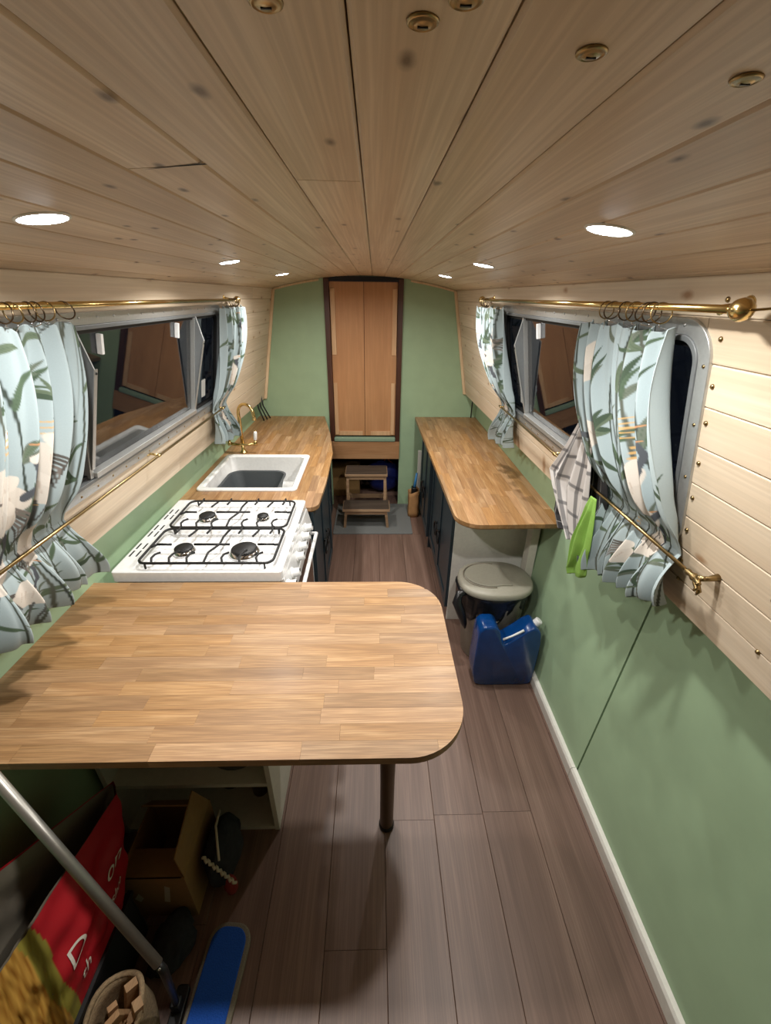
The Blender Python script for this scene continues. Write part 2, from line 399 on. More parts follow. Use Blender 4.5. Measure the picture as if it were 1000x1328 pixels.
# side walls
WIN = {1: (.885, 2.45, 1.275, 1.818), -1: (.95, 2.555, 1.268, 1.800)}
ZB = {1: (1.140, 1.085), -1: (1.105, 1.035)}   # lower edge of the panelling at y=.5 and at the back wall
def zbot(side, y):
    a, b = ZB[side]; return a+(b-a)*(y-.5)/(3.8-.5)
walls = {}
for side, nm in ((1, 'wall_right'), (-1, 'wall_left')):
    t = MB()
    x0, x1 = low_x(side, 0), low_x(side, 1.17)
    t.hexa([(x0+side*.012,Y0,-.02),(x0+side*.05,Y0,-.02),(x0+side*.05,Y1,-.02),(x0+side*.012,Y1,-.02),
            (x1+side*.012,Y0,1.17),(x1+side*.05,Y0,1.17),(x1+side*.05,Y1,1.17),(x1+side*.012,Y1,1.17)])
    W = struct(t.build(nm, M_greend, None, origin=(0,0,0))); walls[side] = W
    segs = [(Y0, -1.35), (-1.345, 1.0865), (1.0955, Y1)] if side > 0 else [(Y0, -.2), (-.195, 1.16), (1.165, Y1)]
    for a, b in segs:
        MB().hexa([(x0,a,0),(x0+side*.012,a,0),(x0+side*.012,b,0),(x0,b,0),(x1,a,1.17),(x1+side*.012,a,1.17),(x1+side*.012,b,1.17),(x1,b,1.17)]).build('painted_panel', M_green, W)
    # ledge closing the gap behind the panelling
    q = MB()
    zt = 1.16
    xi = pnl(side, 0, zt).x
    q.box((min(xi, x1+side*.03), Y0, zt), (max(xi, x1+side*.03), Y1, zt+.012))
    struct(q.build('trim_1' if side > 0 else 'trim_2', M_pinew, None))
    zs = [1.13+.0863*k for k in range(0, 9)]
    zs[-1] = 1.8205
    top = ceil_z(pnl(side, 0, 1.888).x)-.001
    zs.append(top)
    wy0, wy1, wz0, wz1 = WIN[side]
    lx = (-.155*side, 0, .849) if side > 0 else (-.155, 0, -.849)
    for i in range(len(zs)-1):
        za, zb = zs[i], zs[i+1]; zc = (za+zb)/2
        ys = cuts(Y0, Y1, None, rnd, 2.0, 3.0)
        ys2 = []
        for a, b in zip(ys[:-1], ys[1:]):
            if wz0+.015 < zb and za < wz1-.02 and b > wy0+.02 and a < wy1-.02 and (zc > wz0-.01 and zc < wz1):
                if a < wy0+.02: ys2.append((a, wy0+.030))
                if b > wy1-.02: ys2.append((wy1-.030, b))
                fa, fb = max(a, wy0+.031), min(b, wy1-.031)
                if zb > wz1-.028: board('board', M_pinew, W, pnl(side, (fa+fb)/2, (wz1-.028+zb)/2), lx, (zb-wz1+.028)*NRM/.849-.0014, fb-fa, .012, .0022)
                if za < wz0+.028: board('board', M_pinew, W, pnl(side, (fa+fb)/2, (wz0+.028+za)/2), lx, (wz0+.028-za)*NRM/.849-.0014, fb-fa, .012, .0022)
            else: ys2.append((a, b))
        for a, b in ys2:
            if b-a < .03: continue
            if i == 0:
                # lowest plank, its foot follows the sheer of the gunwale
                g = MB()
                P = [pnl(side, a, zbot(side, a)), pnl(side, b, zbot(side, b)), pnl(side, b, zb-.0015), pnl(side, a, zb-.0015)]
                nn = Vector((side*.849, 0, .155))/NRM*.012
                g.hexa(P+[p+nn for p in P]); g.build('board', M_pinew, W)
            else:
                board('board', M_pinew, W, pnl(side, (a+b)/2, zc), lx, (zb-za)*NRM/.849-.0014, b-a-.0015, .012, .0022)
    # small domed screws up the panelling
    scr = [(.873, z) for z in (1.852, 1.783, 1.693, 1.617, 1.527, 1.442, 1.357, 1.271, 1.215)] if side > 0 else []
    scr += [(.62, z) for z in (1.215, 1.345)] if side > 0 else []
    nin = Vector((-side*.849, 0, -.155))
    for y, z in scr:
        MB().lathe([(.0055,0),(.0052,.002),(.003,.0042),(.0001,.005)], pnl(side, y, z, 0), nin, 12).build('screw_cap', M_brassd, W, smooth=True)
# baseboard
bbx = low_x(1, 0)
struct(MB().prism([(0,0),(-.018,0),(-.018,.052),(-.012,.062),(0,.064)], Y0, .0).build('baseboard_left', M_white) if False else
       MB().prism([(0,0),(-.018,0),(-.018,.052),(-.012,.062),(.003,.064)], Y0, 1.10, lambda x, y, z: (bbx+x, z, y)).build('baseboard_right', M_white))
struct(MB().prism([(0,0),(-.018,0),(-.018,.050),(-.012,.060),(.003,.062)], 1.103, 2.08, lambda x, y, z: (bbx+x, z, y)).build('baseboard_right', M_white))
# end wall behind the photographer
t = MB().box((-1.1, Y0-.03, -.02), (1.0, Y0, 2.03))
struct(t.build('wall_front', M_pinew))
# back bulkhead: three painted boards round the doorway
DX0, DX1, DZ = -.402, .232, .652
t = MB()
t.box((-1.1, Y1, -.02), (DX0, Y1+.025, 2.03)); t.box((DX1, Y1, -.02), (1.0, Y1+.025, 2.03)); t.box((DX0, Y1, 1.975), (DX1, Y1+.025, 2.03))
struct(t.build('wall_back', M_green, None, origin=(0, Y1, 0)))
# dark space under the deck seen below the door sill
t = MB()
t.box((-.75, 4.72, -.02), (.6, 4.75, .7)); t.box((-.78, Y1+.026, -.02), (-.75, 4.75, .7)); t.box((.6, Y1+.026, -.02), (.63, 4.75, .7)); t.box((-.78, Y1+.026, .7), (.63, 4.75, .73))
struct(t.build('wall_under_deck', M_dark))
# vertical trims in the corners
for side, nm in ((1, 'trim_3'), (-1, 'trim_4')):
    a = pnl(side, Y1-.024, zbot(side, 3.8)); b = pnl(side, Y1-.024, 1.888)
    d = Vector((-side*.022, 0, 0)); e = Vector((0, .022, 0))
    struct(MB().hexa([a, a+d, a+d+e, a+e, b, b+d, b+d+e, b+e]).build(nm, M_trim, None, bevel=.003))
t = MB()
xs = np.linspace(-.80, .65, 13)
for a, b in zip(xs[:-1], xs[1:]):
    if a < DX1 and b > DX0+.02: continue
    za, zb = ceil_z(a), ceil_z(b)
    t.hexa([(a,Y1-.012,za-.016),(b,Y1-.012,zb-.016),(b,Y1-.001,zb-.016),(a,Y1-.001,za-.016),(a,Y1-.012,za-.002),(b,Y1-.012,zb-.002),(b,Y1-.001,zb-.002),(a,Y1-.001,za-.002)])
struct(t.build('trim_5', M_trim))

# rear door
D = bpy.data.objects.new('door_1', None); COL.objects.link(D); D.location = (-.085, Y1, .652); WL['door_1'] = Vector(D.location); struct(D)
for a, b in ((DX0, DX0+.042), (DX1-.042, DX1)):
    MB().box((a, Y1-.018, .652), (b, Y1+.03, 1.968)).build('door_post', M_frame, D, bevel=.003)
MB().box((DX0, Y1-.012, 1.952), (DX1, Y1+.03, 1.985)).build('door_gap_dark', M_blackm, D)  # black bar painted in as the dark gap above the leaves
for a, b in ((DX0+.043, -.0865), (-.0835, DX1-.043)):
    lf = MB().box((a, Y1+.012, .70), (b, Y1+.03, 1.948)).build('door_leaf', M_ply, D, bevel=.0015)
    s = a < -.2
    xo = a+.004 if s else b-.042
    MB().box((xo, Y1+.002, 1.40), (xo+.038, Y1+.012, 1.90)).build('batten', M_plylt, lf, bevel=.0015)
    MB().box((xo, Y1+.004, .71), (xo+.032, Y1+.012, 1.17)).build('batten', M_plylt, lf, bevel=.0015)
    xa, xb = (a+.04, b-.02) if s else (a+.05, b-.045)
    MB().box((xa, Y1+.004, .703), (xb, Y1+.012, .742)).build('batten', M_plylt, lf, bevel=.0015)
MB().box((DX0+.035, Y1-.03, .652), (DX1-.04, Y1+.02, .690)).build('draught_strip', M_foam, D, bevel=.008)
struct(MB().box((DX0, Y1-.022, .483), (DX1, Y1+.02, .651)).build('trim_6', M_sill, None, bevel=.003))

# ------------------------------------------------------------------ windows
def window(side, nm, mull):
    y0, y1, z0, z1 = WIN[side]
    # frame coordinates: a = along y, b = slope length from z0
    k = NRM/.849
    F = lambda a, b, h: pnl(side, a, z0+b/k, h)
    hgt = (z1-z0)*k
    R = bpy.data.objects.new(nm, None); COL.objects.link(R); R.location = F(y0, 0, 0); WL[nm] = Vector(R.location); struct(R)
    o = rrect(y0, y1, 0, hgt, .085, 8); i1 = rrect(y0+.034, y1-.034, .034, hgt-.034, .055, 8); i2 = rrect(y0+.046, y1-.046, .046, hgt-.046, .045, 8)
    MB().ring_prism(o, i1, -.003, .007, F).build('frame', M_alu, R, bevel=.002)
    MB().ring_prism(i1, i2, -.016, .010, F).build('inner_frame', M_alud, R, bevel=.0015)
    MB().ring_prism(rrect(y0+.05,y1-.05,.05,hgt-.05,.04,8), rrect(y0+.06,y1-.06,.06,hgt-.06,.034,8), -.022, -.004, F).build('seal', M_rubber, R)
    ml = sorted(mull); edges = [y0+.05]+ml+[y1-.05]
    g = .052
    for n, (a, b) in enumerate(zip(edges[:-1], edges[1:])):
        cor = (1 if n == 2 else 0, 1 if n == 2 else 0, 1 if n == 0 else 0, 1 if n == 0 else 0)
        MB().prism(rrect(a+.002, b-.002, g, hgt-g, .04, 6, cor), -.016, -.012, F).build('pane', M_glass, R)
    for a in ml:
        MB().prism(rrect(a-.009, a+.009, g-.004, hgt-g+.004, .002, 1), -.018, .006, F).build('mullion', M_alu, R, bevel=.0015)
        # triangular cheek that the hopper glass rests on when it is open
        s = 1 if a < (y0+y1)/2 else -1
        zt, za, zb_ = (1.765-z0)*k, (1.66-z0)*k, (1.345-z0)*k
        c = MB(); th = .0025
        tri = [(zt, .004), (za, .046), (zb_, .006)]
        P = [F(a+s*.002, b, h) for b, h in tri]+[F(a+s*(.002+th), b, h) for b, h in tri]
        c.add(P, [(0,1,2),(5,4,3),(0,3,4,1),(1,4,5,2),(2,5,3,0)]); ch = c.build('cheek', M_alud, R)
        fl_ = MB(); d = .014
        P = [F(a-s*.002, za, .046), F(a+s*d, za, .046), F(a+s*d, za, .049), F(a-s*.002, za, .049), F(a-s*.002, zb_, .006), F(a+s*d, zb_, .006), F(a+s*d, zb_, .009), F(a-s*.002, zb_, .009)]
        fl_.hexa(P); fl_.build('flange', M_alu, ch)
        MB().tube([F(a, zt, .004), F(a, za, .0475)], .0018, 6).build('stay_wire', M_alu, ch)
        MB().lathe([(.004,0),(.0035,.002),(.0001,.003)], F(a+s*.006, za-.012, .048), F(0,0,1)-F(0,0,0), 10).build('rivet', M_blackm, ch, smooth=True)
    # lower drain rail in front of the glass
    MB().prism(rrect(ml[0]+.01, ml[1]-.01, .047, .066, .002, 1), -.012, .016, F).build('hopper_rail', M_alu, R, bevel=.002)
    # tabs, sticker
    for a in (ml[0]+.125, ml[1]-.185):
        MB().prism(rrect(a, a+.014, hgt-.125, hgt-.065, .002, 2), -.012, .004, F).build('glass_tab', M_plast, R, bevel=.002)
    a = ml[1]+.13 if side < 0 else ml[1]+.06
    MB().prism(rrect(a, a+.055, .09, .18, .003, 2), -.0115, -.0108, F).build('sticker', M_stick, R)
    n = int((y1-y0)/.1)
    for q in range(n+1):
        for b in (.014, hgt-.014):
            a = y0+.09+(y1-y0-.18)*q/n
            MB().lathe([(.0042,0),(.0038,.0015),(.0001,.0026)], F(a, b, .007), F(0,0,1)-F(0,0,0), 10).build('screw', M_brassd if b < .1 else M_alu, R, smooth=True)
    for a in (y0+.014, y1-.014):
        for q in range(4):
            MB().lathe([(.0042,0),(.0038,.0015),(.0001,.0026)], F(a, .09+(hgt-.18)*q/3, .007), F(0,0,1)-F(0,0,0), 10).build('screw', M_brassd, R, smooth=True)
window(-1, 'window_1', (1.285, 2.165)); window(1, 'window_2', (1.20, 2.095))

# ------------------------------------------------------------------ ceiling lights
LAMPS = []
for s, x in ((-1, -.524), (1, .385)):
    for k, y in enumerate((.82, 1.76, 2.74)):
        yy = y+(-.04 if s > 0 and 0 < k < 3 else .03 if s < 0 and k in (1, 2) else 0)
        if s > 0 and k == 2: yy -= .06
        wall = 'towels' if s > 0 else 'cooker'
        lab = {0: 'lit round recessed ceiling light level with the oak table, on the %s side' % wall,
               1: 'lit round recessed ceiling light level with the sink, on the %s side' % wall,
               2: 'lit round recessed ceiling light closest to the rear door, on the %s side' % wall}[k]
        z = ceil_z(x); sl = -2*KC*(x-XC); dn = Vector((sl, 0, -1)).normalized()
        L = thing('ceiling_light', (x, yy, z), lab, 'light', 'recessed ceiling lights')
        MB().lathe([(.034,-.002),(.040,-.002),(.0405,.001),(.038,.0025),(.036,.0028),(.0345,.001),(.034,-.002)], (x, yy, z), dn, 32).build('bezel', M_white, L, smooth=True)
        MB().lathe([(.0345,.0012),(.034,.0026),(.02,.0042),(.0001,.0046)], (x, yy, z), dn, 28).build('lens', M_lens, L, smooth=True)
        ld = bpy.data.lights.new('lamp', 'AREA'); ld.shape = 'DISK'; ld.size = .06; ld.energy = LAMP_W; ld.spread = radians(166); ld.color = LAMP_COL
        lo = bpy.data.objects.new('lamp_glow', ld); COL.objects.link(lo); lo.parent = L; lo.location = dn*.009
        lo.rotation_euler = dn.to_track_quat('-Z', 'Y').to_euler()

# ------------------------------------------------------------------ oak tops
def staves(parent, outline, z0, z1, along, roww, mat, seed, hole=None, fixed=()):
    rn = random.Random(seed)
    xs = [p[0] for p in outline]; ys = [p[1] for p in outline]
    ax = 0 if along == 'x' else 1
    lo, hi = ((min(xs), max(xs)), (min(ys), max(ys)))[ax]; c0, c1 = ((min(ys), max(ys)), (min(xs), max(xs)))[ax]
    n = max(1, round((c1-c0)/roww)); rw = (c1-c0)/n
    regions = [outline]
    if hole:
        hx0, hx1, hy0, hy1 = hole
        mx0, mx1, my0, my1 = min(xs)-1, max(xs)+1, min(ys)-1, max(ys)+1
        rects = [[(mx0,my0),(mx1,my0),(mx1,hy0),(mx0,hy0)], [(mx0,hy1),(mx1,hy1),(mx1,my1),(mx0,my1)], [(mx0,hy0),(hx0,hy0),(hx0,hy1),(mx0,hy1)], [(hx1,hy0),(mx1,hy0),(mx1,hy1),(hx1,hy1)]]
        regions = [clip(outline, r) for r in rects]
    for i in range(n):
        a, b = c0+i*rw, c0+(i+1)*rw
        p = lo-rn.uniform(0, .3)
        while p < hi:
            q = p+rn.uniform(.18, .46)
            g = .0002
            rect = [(p+g,a+g),(q-g,a+g),(q-g,b-g),(p+g,b-g)] if ax == 0 else [(a+g,p+g),(b-g,p+g),(b-g,q-g),(a+g,q-g)]
            mb = MB()
            dz = rn.uniform(-.00012, .00012)
            for rg in regions:
                if not rg: continue
                c = clip(rect, rg)
                if len(c) >= 3:
                    ar = abs(sum(c[k][0]*c[(k+1) % len(c)][1]-c[(k+1) % len(c)][0]*c[k][1] for k in range(len(c))))/2
                    if ar > 2e-5: mb.prism(c, z0, z1+dz)
            if mb.v: mb.build('stave', mat, parent)
            p = q
# breakfast table
T = thing('breakfast_table', (-.4, .95, 0), 'oak butcher block breakfast table with rounded end on one round leg', 'table')
out = rrect(-1.027, .232, .613, 1.291, .15, 12, (1,1,0,0))
ins = rrect(-1.024, .228, .617, 1.287, .147, 12, (1,1,0,0))
tt = MB().prism(ins, .872, .878).build('tabletop', M_oak_x, T)
staves(tt, out, .878, .900, 'x', .0452, M_oak_x, 11)
lg = MB().lathe([(.026,.02),(.026,.30),(.030,.60),(.031,.864),(.05,.866),(.05,.872)], (.048, .925, 0), seg=28).build('leg', M_leg, T, smooth=True, bevel=.001)
MB().lathe([(.027,0),(.029,.003),(.029,.018),(.0265,.022)], (.048, .925, 0), seg=28).build('foot', M_blackm, lg, smooth=True)
MB().box((-1.022, .66, .835), (-.985, 1.26, .8715)).build('wall_batten', M_frame, T)

# right worktop and cabinets
CT = .88
RW = MB()
outR = [(.915, 1.775), (.915, 3.795), (.368, 3.795)]
r = .12; cx, cy = .40+r, 1.765+r
arc = [(cx-r*cos(radians(a)), cy-r*sin(radians(a))) for a in range(0, 91, 9)]
outR = outR+arc
def shrink(poly, d, c): return [(p[0]+(c[0]-p[0])*d, p[1]+(c[1]-p[1])*d) for p in poly]
def ccw(poly):
    a = sum(poly[k][0]*poly[(k+1) % len(poly)][1]-poly[(k+1) % len(poly)][0]*poly[k][1] for k in range(len(poly)))
    return poly if a > 0 else poly[::-1]
outR = ccw(outR)
rc = tag(MB().prism(shrink(outR, .006, (.65, 2.8)), CT-.028, CT-.020).build('oak_worktop', M_oak_y), 'long oak butcher block worktop with rounded end over the dark cabinets by the bin', 'worktop')
staves(rc, outR, CT-.020, CT, 'y', .0445, M_oak_y, 5)

def ring_handle(parent, c, ax, R=.034):
    c = Vector(c); ax = Vector(ax)
    h = MB().tube([c+ax*.012+Vector((0, cos(t)*R, sin(t)*R-R*.9)) for t in np.linspace(0, 2*pi, 25)[:-1]], .0055, 8, closed=True).build('ring_handle', M_blackm, parent, smooth=True)
    MB().lathe([(.011,0),(.010,.006),(.006,.012),(.0001,.016)], c, ax, 14).build('handle_boss', M_blackm, h, smooth=True)
def cab_door(parent, sx, xf, y0, y1, z0, z1, hy, hz):
    # shaker door facing +-x (sx = -1 faces -x) lying on plane x = xf
    y0 += .002; y1 -= .002; th = .018; fw = .058
    B = lambda xa, xb: (min(xf+sx*xa, xf+sx*xb), max(xf+sx*xa, xf+sx*xb))
    a, b = B(0, .010); d = MB().box((a, y0, z0), (b, y1, z1)).build('door', M_navy, parent, bevel=.001)
    a, b = B(.0102, th)
    for q in ((y0, y0+fw, z0, z1), (y1-fw, y1, z0, z1)): MB().box((a, q[0], q[2]), (b, q[1], q[3])).build('stile', M_navy, d, bevel=.002)
    for q in ((z0, z0+fw), (z1-fw, z1)): MB().box((a, y0+fw+.0005, q[0]), (b, y1-fw-.0005, q[1])).build('rail', M_navy, d, bevel=.002)
    if hy is not None: ring_handle(d, (xf+sx*th, hy, hz-.03), (sx, 0, 0), .048)
def cab(name, x0, x1, y0, y1, z1, sx, doors, label, white_end=None):
    t = thing(name, ((x0+x1)/2, (y0+y1)/2, 0), label, 'cabinet')
    w_ = .016
    ez = [(y0, y0+w_), (y1-w_, y1)]
    for k, (a, b) in enumerate(ez):
        MB().box((x0, a, 0.0), (x1, b, z1)).build('side_panel', M_white if white_end == k else M_navyd, t, bevel=.0015)
    MB().box((x0+.02, y0+w_, .09), (x1-.02, y1-w_, .106)).build('bottom_panel', M_navyd, t)
    MB().box((xr0 := (x1-.09 if sx > 0 else x0+.02), y0+w_, z1-.016), ((x1-.02) if sx > 0 else x0+.09, y1-w_, z1)).build('top_rail', M_navyd, t)
    xb = x1 if sx < 0 else x0
    MB().box((xb-.012 if sx < 0 else xb, y0+w_, 0), (xb if sx < 0 else xb+.012, y1-w_, z1)).build('back_panel', M_navyd, t)
    xk = x0+.05 if sx < 0 else x1-.05
    MB().box((xk-.008, y0+w_, 0), (xk+.008, y1-w_, .088)).build('plinth', M_navyd, t)
    xf = x0 if sx < 0 else x1
    for (a, b, hy, hz) in doors: cab_door(t, sx, xf-sx*.0+sx*.001, a, b, .10, z1-.006, hy, hz)
    return t
cab('base_cabinet', .462, .885, 2.11, 2.98, .851, -1, [(2.11, 2.56, 2.50, .46), (2.56, 2.98, 2.62, .46)], 'dark slate base cabinet with white end panel next to the bin', white_end=0)
cab('base_cabinet', .440, .885, 2.985, 3.60, .851, -1, [(2.985, 3.30, 3.24, .46), (3.30, 3.60, 3.36, .46)], 'dark slate base cabinet with ring handles beside the brown paper bag')
# timber post under the overhang
tag(MB().box((.845, 1.95, 0), (.888, 2.02, .851)).build('support_post', M_shelfw, None, bevel=.002), 'pale timber post under the worktop overhang behind the bin', 'post')

# left worktop, cabinet, sink
SK = (-.985, -.43, 2.15, 2.735)
outL = ccw([(-1.026, 1.95), (-1.026, 3.795), (-.446, 3.795), (-.345, 3.25), (-.287, 2.80), (-.280, 2.3), (-.288, 2.0)]+[(-.34+.052*cos(radians(a)), 2.005-.055*sin(radians(a))) for a in range(15, 91, 15)])
hole = (SK[0]+.03, SK[1]-.03, SK[2]+.03, SK[3]-.03)
ctr = (-.66, 2.87)
lw = MB()
base = shrink(outL, .008, ctr)
for rct in ([(-3,0),(3,0),(3,hole[2]),(-3,hole[2])], [(-3,hole[3]),(3,hole[3]),(3,9),(-3,9)], [(-3,hole[2]),(hole[0],hole[2]),(hole[0],hole[3]),(-3,hole[3])], [(hole[1],hole[2]),(3,hole[2]),(3,hole[3]),(hole[1],hole[3])]):
    c = clip(base, rct)
    if c: lw.prism(c, CT-.028, CT-.020)
lc = tag(lw.build('oak_worktop', M_oak_y), 'oak butcher block worktop round the white sink beyond the cooker', 'worktop')
staves(lc, outL, CT-.020, CT, 'y', .0445, M_oak_y, 9, hole=hole)
cab('base_cabinet', -.96, -.335, 1.965, 2.78, .851, 1, [(1.965, 2.38, 2.32, .50), (2.38, 2.78, 2.44, .50)], 'dark slate base cabinet under the white sink beside the cooker')
cab('base_cabinet', -.96, -.40, 2.79, 3.50, .851, 1, [(2.79, 3.15, 3.09, .50), (3.15, 3.50, 3.21, .50)], 'dark slate base cabinet between the sink and the step stool')

K = thing('kitchen_sink', ((SK[0]+SK[1])/2, (SK[2]+SK[3])/2, CT), 'white ceramic inset sink in the oak worktop', 'sink')
def loft(mb, loops, cap_first=False, cap_last=True):
    n = len(loops[0]); vs = [p for L in loops for p in L]; fs = []
    for a in range(len(loops)-1):
        for i in range(n):
            j = (i+1) % n; fs.append((a*n+i, a*n+j, (a+1)*n+j, (a+1)*n+i))
    if cap_first: fs.append(tuple(range(n))[::-1])
    if cap_last: fs.append(tuple(range((len(loops)-1)*n, len(loops)*n)))
    return mb.add(vs, fs)
def lp(x0, x1, y0, y1, r, z, n=6): return [(x, y, z) for x, y in rrect(x0, x1, y0, y1, r, n)]
x0, x1, y0, y1 = SK
loft(MB(), [lp(x0+.034,x1-.034,y0+.034,y1-.034,.03,CT+.0005), lp(x0,x1,y0,y1,.03,CT+.0005), lp(x0,x1,y0,y1,.03,CT+.008), lp(x0+.004,x1-.004,y0+.004,y1-.004,.027,CT+.012), lp(x0+.028,x1-.028,y0+.028,y1-.028,.022,CT+.012),
            lp(x0+.036,x1-.036,y0+.036,y1-.036,.03,CT+.004), lp(x0+.044,x1-.044,y0+.044,y1-.044,.04,CT-.165), lp(x0+.075,x1-.075,y0+.075,y1-.075,.04,CT-.19)]).build('bowl', M_ceramic, K, smooth=True, bevel=.001)
MB().lathe([(.035,0),(.034,.003),(.02,.004),(.0001,.002)], (-.60, 2.4, CT-.189), seg=20).build('drain', M_chrome, K, smooth=True)
# washing up bowl
bx0, bx1, by0, by1 = -.90, -.58, 2.22, 2.56
bz = CT-.186
G = tag(loft(MB(), [lp(bx0+.02,bx1-.02,by0+.02,by1-.02,.06,bz), lp(bx0-.012,bx1+.012,by0-.012,by1+.012,.07,bz+.135), lp(bx0-.022,bx1+.022,by0-.022,by1+.022,.08,bz+.138), lp(bx0-.022,bx1+.022,by0-.022,by1+.022,.08,bz+.143), lp(bx0-.008,bx1+.008,by0-.008,by1+.008,.066,bz+.141),
      lp(bx0+.024,bx1-.024,by0+.024,by1-.024,.056,bz+.006)], cap_first=True).build('washing_bowl', M_greybowl, None, smooth=True, bevel=.001), 'dark grey plastic washing-up bowl sitting in the sink', 'bowl')
# tap: bridge mixer
tx, ty, tz = -.895, 2.80, CT
TP = thing('kitchen_tap', (tx, ty, tz), 'brass bridge tap with white lever handles behind the sink', 'tap')
MB().lathe([(.026,0),(.026,.006),(.016,.012),(.012,.03),(.012,.06)], (tx, ty, tz), seg=20).build('base', M_brass, TP, smooth=True)
pth = [(tx, ty, tz+.06), (tx, ty, tz+.27)]+[(tx+.055-.055*cos(t), ty-.02*(1-cos(t)), tz+.27+.065*sin(t)) for t in np.linspace(.3, pi, 10)]+[(tx+.112, ty-.04, tz+.235)]
MB().tube(pth, [.011]*2+[.010]*10+[.012], 12).build('spout', M_brass, TP, smooth=True)
MB().tube([(tx-.085, ty, tz+.065), (tx-.03, ty, tz+.055), (tx, ty, tz+.06), (tx+.03, ty, tz+.055), (tx+.085, ty, tz+.065)], [.011,.008,.014,.008,.011], 12).build('bridge', M_brass, TP, smooth=True)
for s in (-1, 1):
    v = MB().lathe([(.014,0),(.015,.01),(.010,.02),(.008,.035)], (tx+s*.085, ty, tz+.055), (s*.12, 0, 1), 16).build('valve', M_brass, TP, smooth=True)
    MB().lathe([(.008,.033),(.012,.040),(.012,.085),(.008,.095),(.0001,.097)], (tx+s*.085, ty, tz+.055), (s*.12, 0, 1), 16).build('lever', M_ceramic, v, smooth=True)
    MB().lathe([(.006,.095),(.005,.102),(.0001,.104)], (tx+s*.085, ty, tz+.055), (s*.12, 0, 1), 10).build('finial', M_brass, v, smooth=True)

# ------------------------------------------------------------------ cooker
cx0, cx1, cy0, cy1, cz = -.976, -.345, 1.315, 1.94, .93
C = thing('gas_cooker', (-.66, 1.63, 0), 'white freestanding gas cooker with black pan supports', 'cooker')
MB().box((cx0+.01, cy0+.012, .02), (cx1-.015, cy1-.012, cz-.045)).build('body', M_enamel, C, bevel=.004)
hb = MB()
loft(hb, [lp(cx0,cx1,cy0,cy1,.012,cz-.044,2), lp(cx0,cx1,cy0,cy1,.012,cz-.004,2), lp(cx0+.005,cx1-.005,cy0+.005,cy1-.005,.010,cz,2), lp(cx0+.105,cx1-.040,cy0+.030,cy1-.035,.03,cz,2), lp(cx0+.118,cx1-.052,cy0+.042,cy1-.048,.03,cz-.012,2)], cap_first=True)
hob = hb.build('hob', M_enamel, C, smooth=True, bevel=.001)
# vent slots along the wall side
for grp in range(3):
    for k in range(2):
        for rr in range(2):
            y = cy0+.105+grp*.155+k*.056; x = cx0+.016+rr*.026
            MB().box((x, y, cz+.0002), (x+.006, y+.042, cz+.0012)).build('vent_slot', M_blackm, hob)
burners = [(-.764, 1.468, .036), (-.522, 1.462, .050), (-.769, 1.752, .036), (-.514, 1.748, .026)]
for x, y, r in burners:
    b = MB().lathe([(r*1.25,0),(r*1.2,.008),(r*1.05,.016),(r*1.0,.018)], (x, y, cz-.012), seg=28).build('burner_ring', M_chrome, hob, smooth=True)
    MB().lathe([(r*1.0,.018),(r*1.0,.024),(r*.9,.027),(.0001,.028)], (x, y, cz-.012), seg=28).build('burner_cap', M_blackm, b, smooth=True)
def grate(y0, y1, burn, far):
    x0, x1 = -.884, -.382; z = cz+.024; rr = .0052
    o = [(x, y, z) for x, y in rrect(x0, x1, y0, y1, .03, 4)]
    g = MB().tube(o, rr, 8, closed=True).build('pan_support', M_blackm, C, smooth=True)
    ym = burn[0][1]
    xa, xb = sorted((burn[0][0], burn[1][0])); ra = .045
    for a, b in ((x0+.02, xa-ra), (xa+ra, xb-ra-.012), (xb+ra+.01, x1-.02)):
        MB().tube([(a, ym, z+.002), (b, ym, z+.002)], rr*.95, 8).build('bar', M_blackm, g, smooth=True)
    for a in (x0, x1-.02):
        MB().tube([(a, ym-.02 if a == x0 else ym, z), (a+.02, ym, z+.002)], rr*.9, 8).build('bar', M_blackm, g, smooth=True)
    n = 7
    for k in range(n):
        x = x0+.055+(x1-x0-.11)*k/(n-1)
        full = k == 3
        for s in ((-1, 1) if not full else (0,)):
            if full:
                P = [(x-.005, y0, z), (x-.01, y0+.07, z+.003), (x+.015, ym, z+.003), (x+.012, y1-.07, z+.003), (x+.02, y1, z)]
            elif s < 0:
                P = [(x, y0, z), (x-.012, y0+.03, z+.004), (x-.010, y0+.055, z+.004), (x+.004, y0+(.085 if k in (1, 5) else .07), z+.003)]
            else:
                if k in (0, 2, 4, 6): P = [(x+.008, y1, z+.012), (x+.004, y1-.02, z+.004), (x, y1-.045, z+.003)]
                else: P = [(x+.012, y1, z), (x+.012, y1-.03, z+.004), (x, y1-.07, z+.003)]
            MB().tube(P, rr*.85, 7).build('finger', M_blackm, g, smooth=True)
    for x in (x0+.03, x1-.03):
        for y in (y0, y1): MB().tube([(x, y, z), (x, y, cz-.002)], .004, 6).build('foot', M_blackm, g)
grate(1.337, 1.600, burners[:2], False); grate(1.612, 1.874, burners[2:], True)
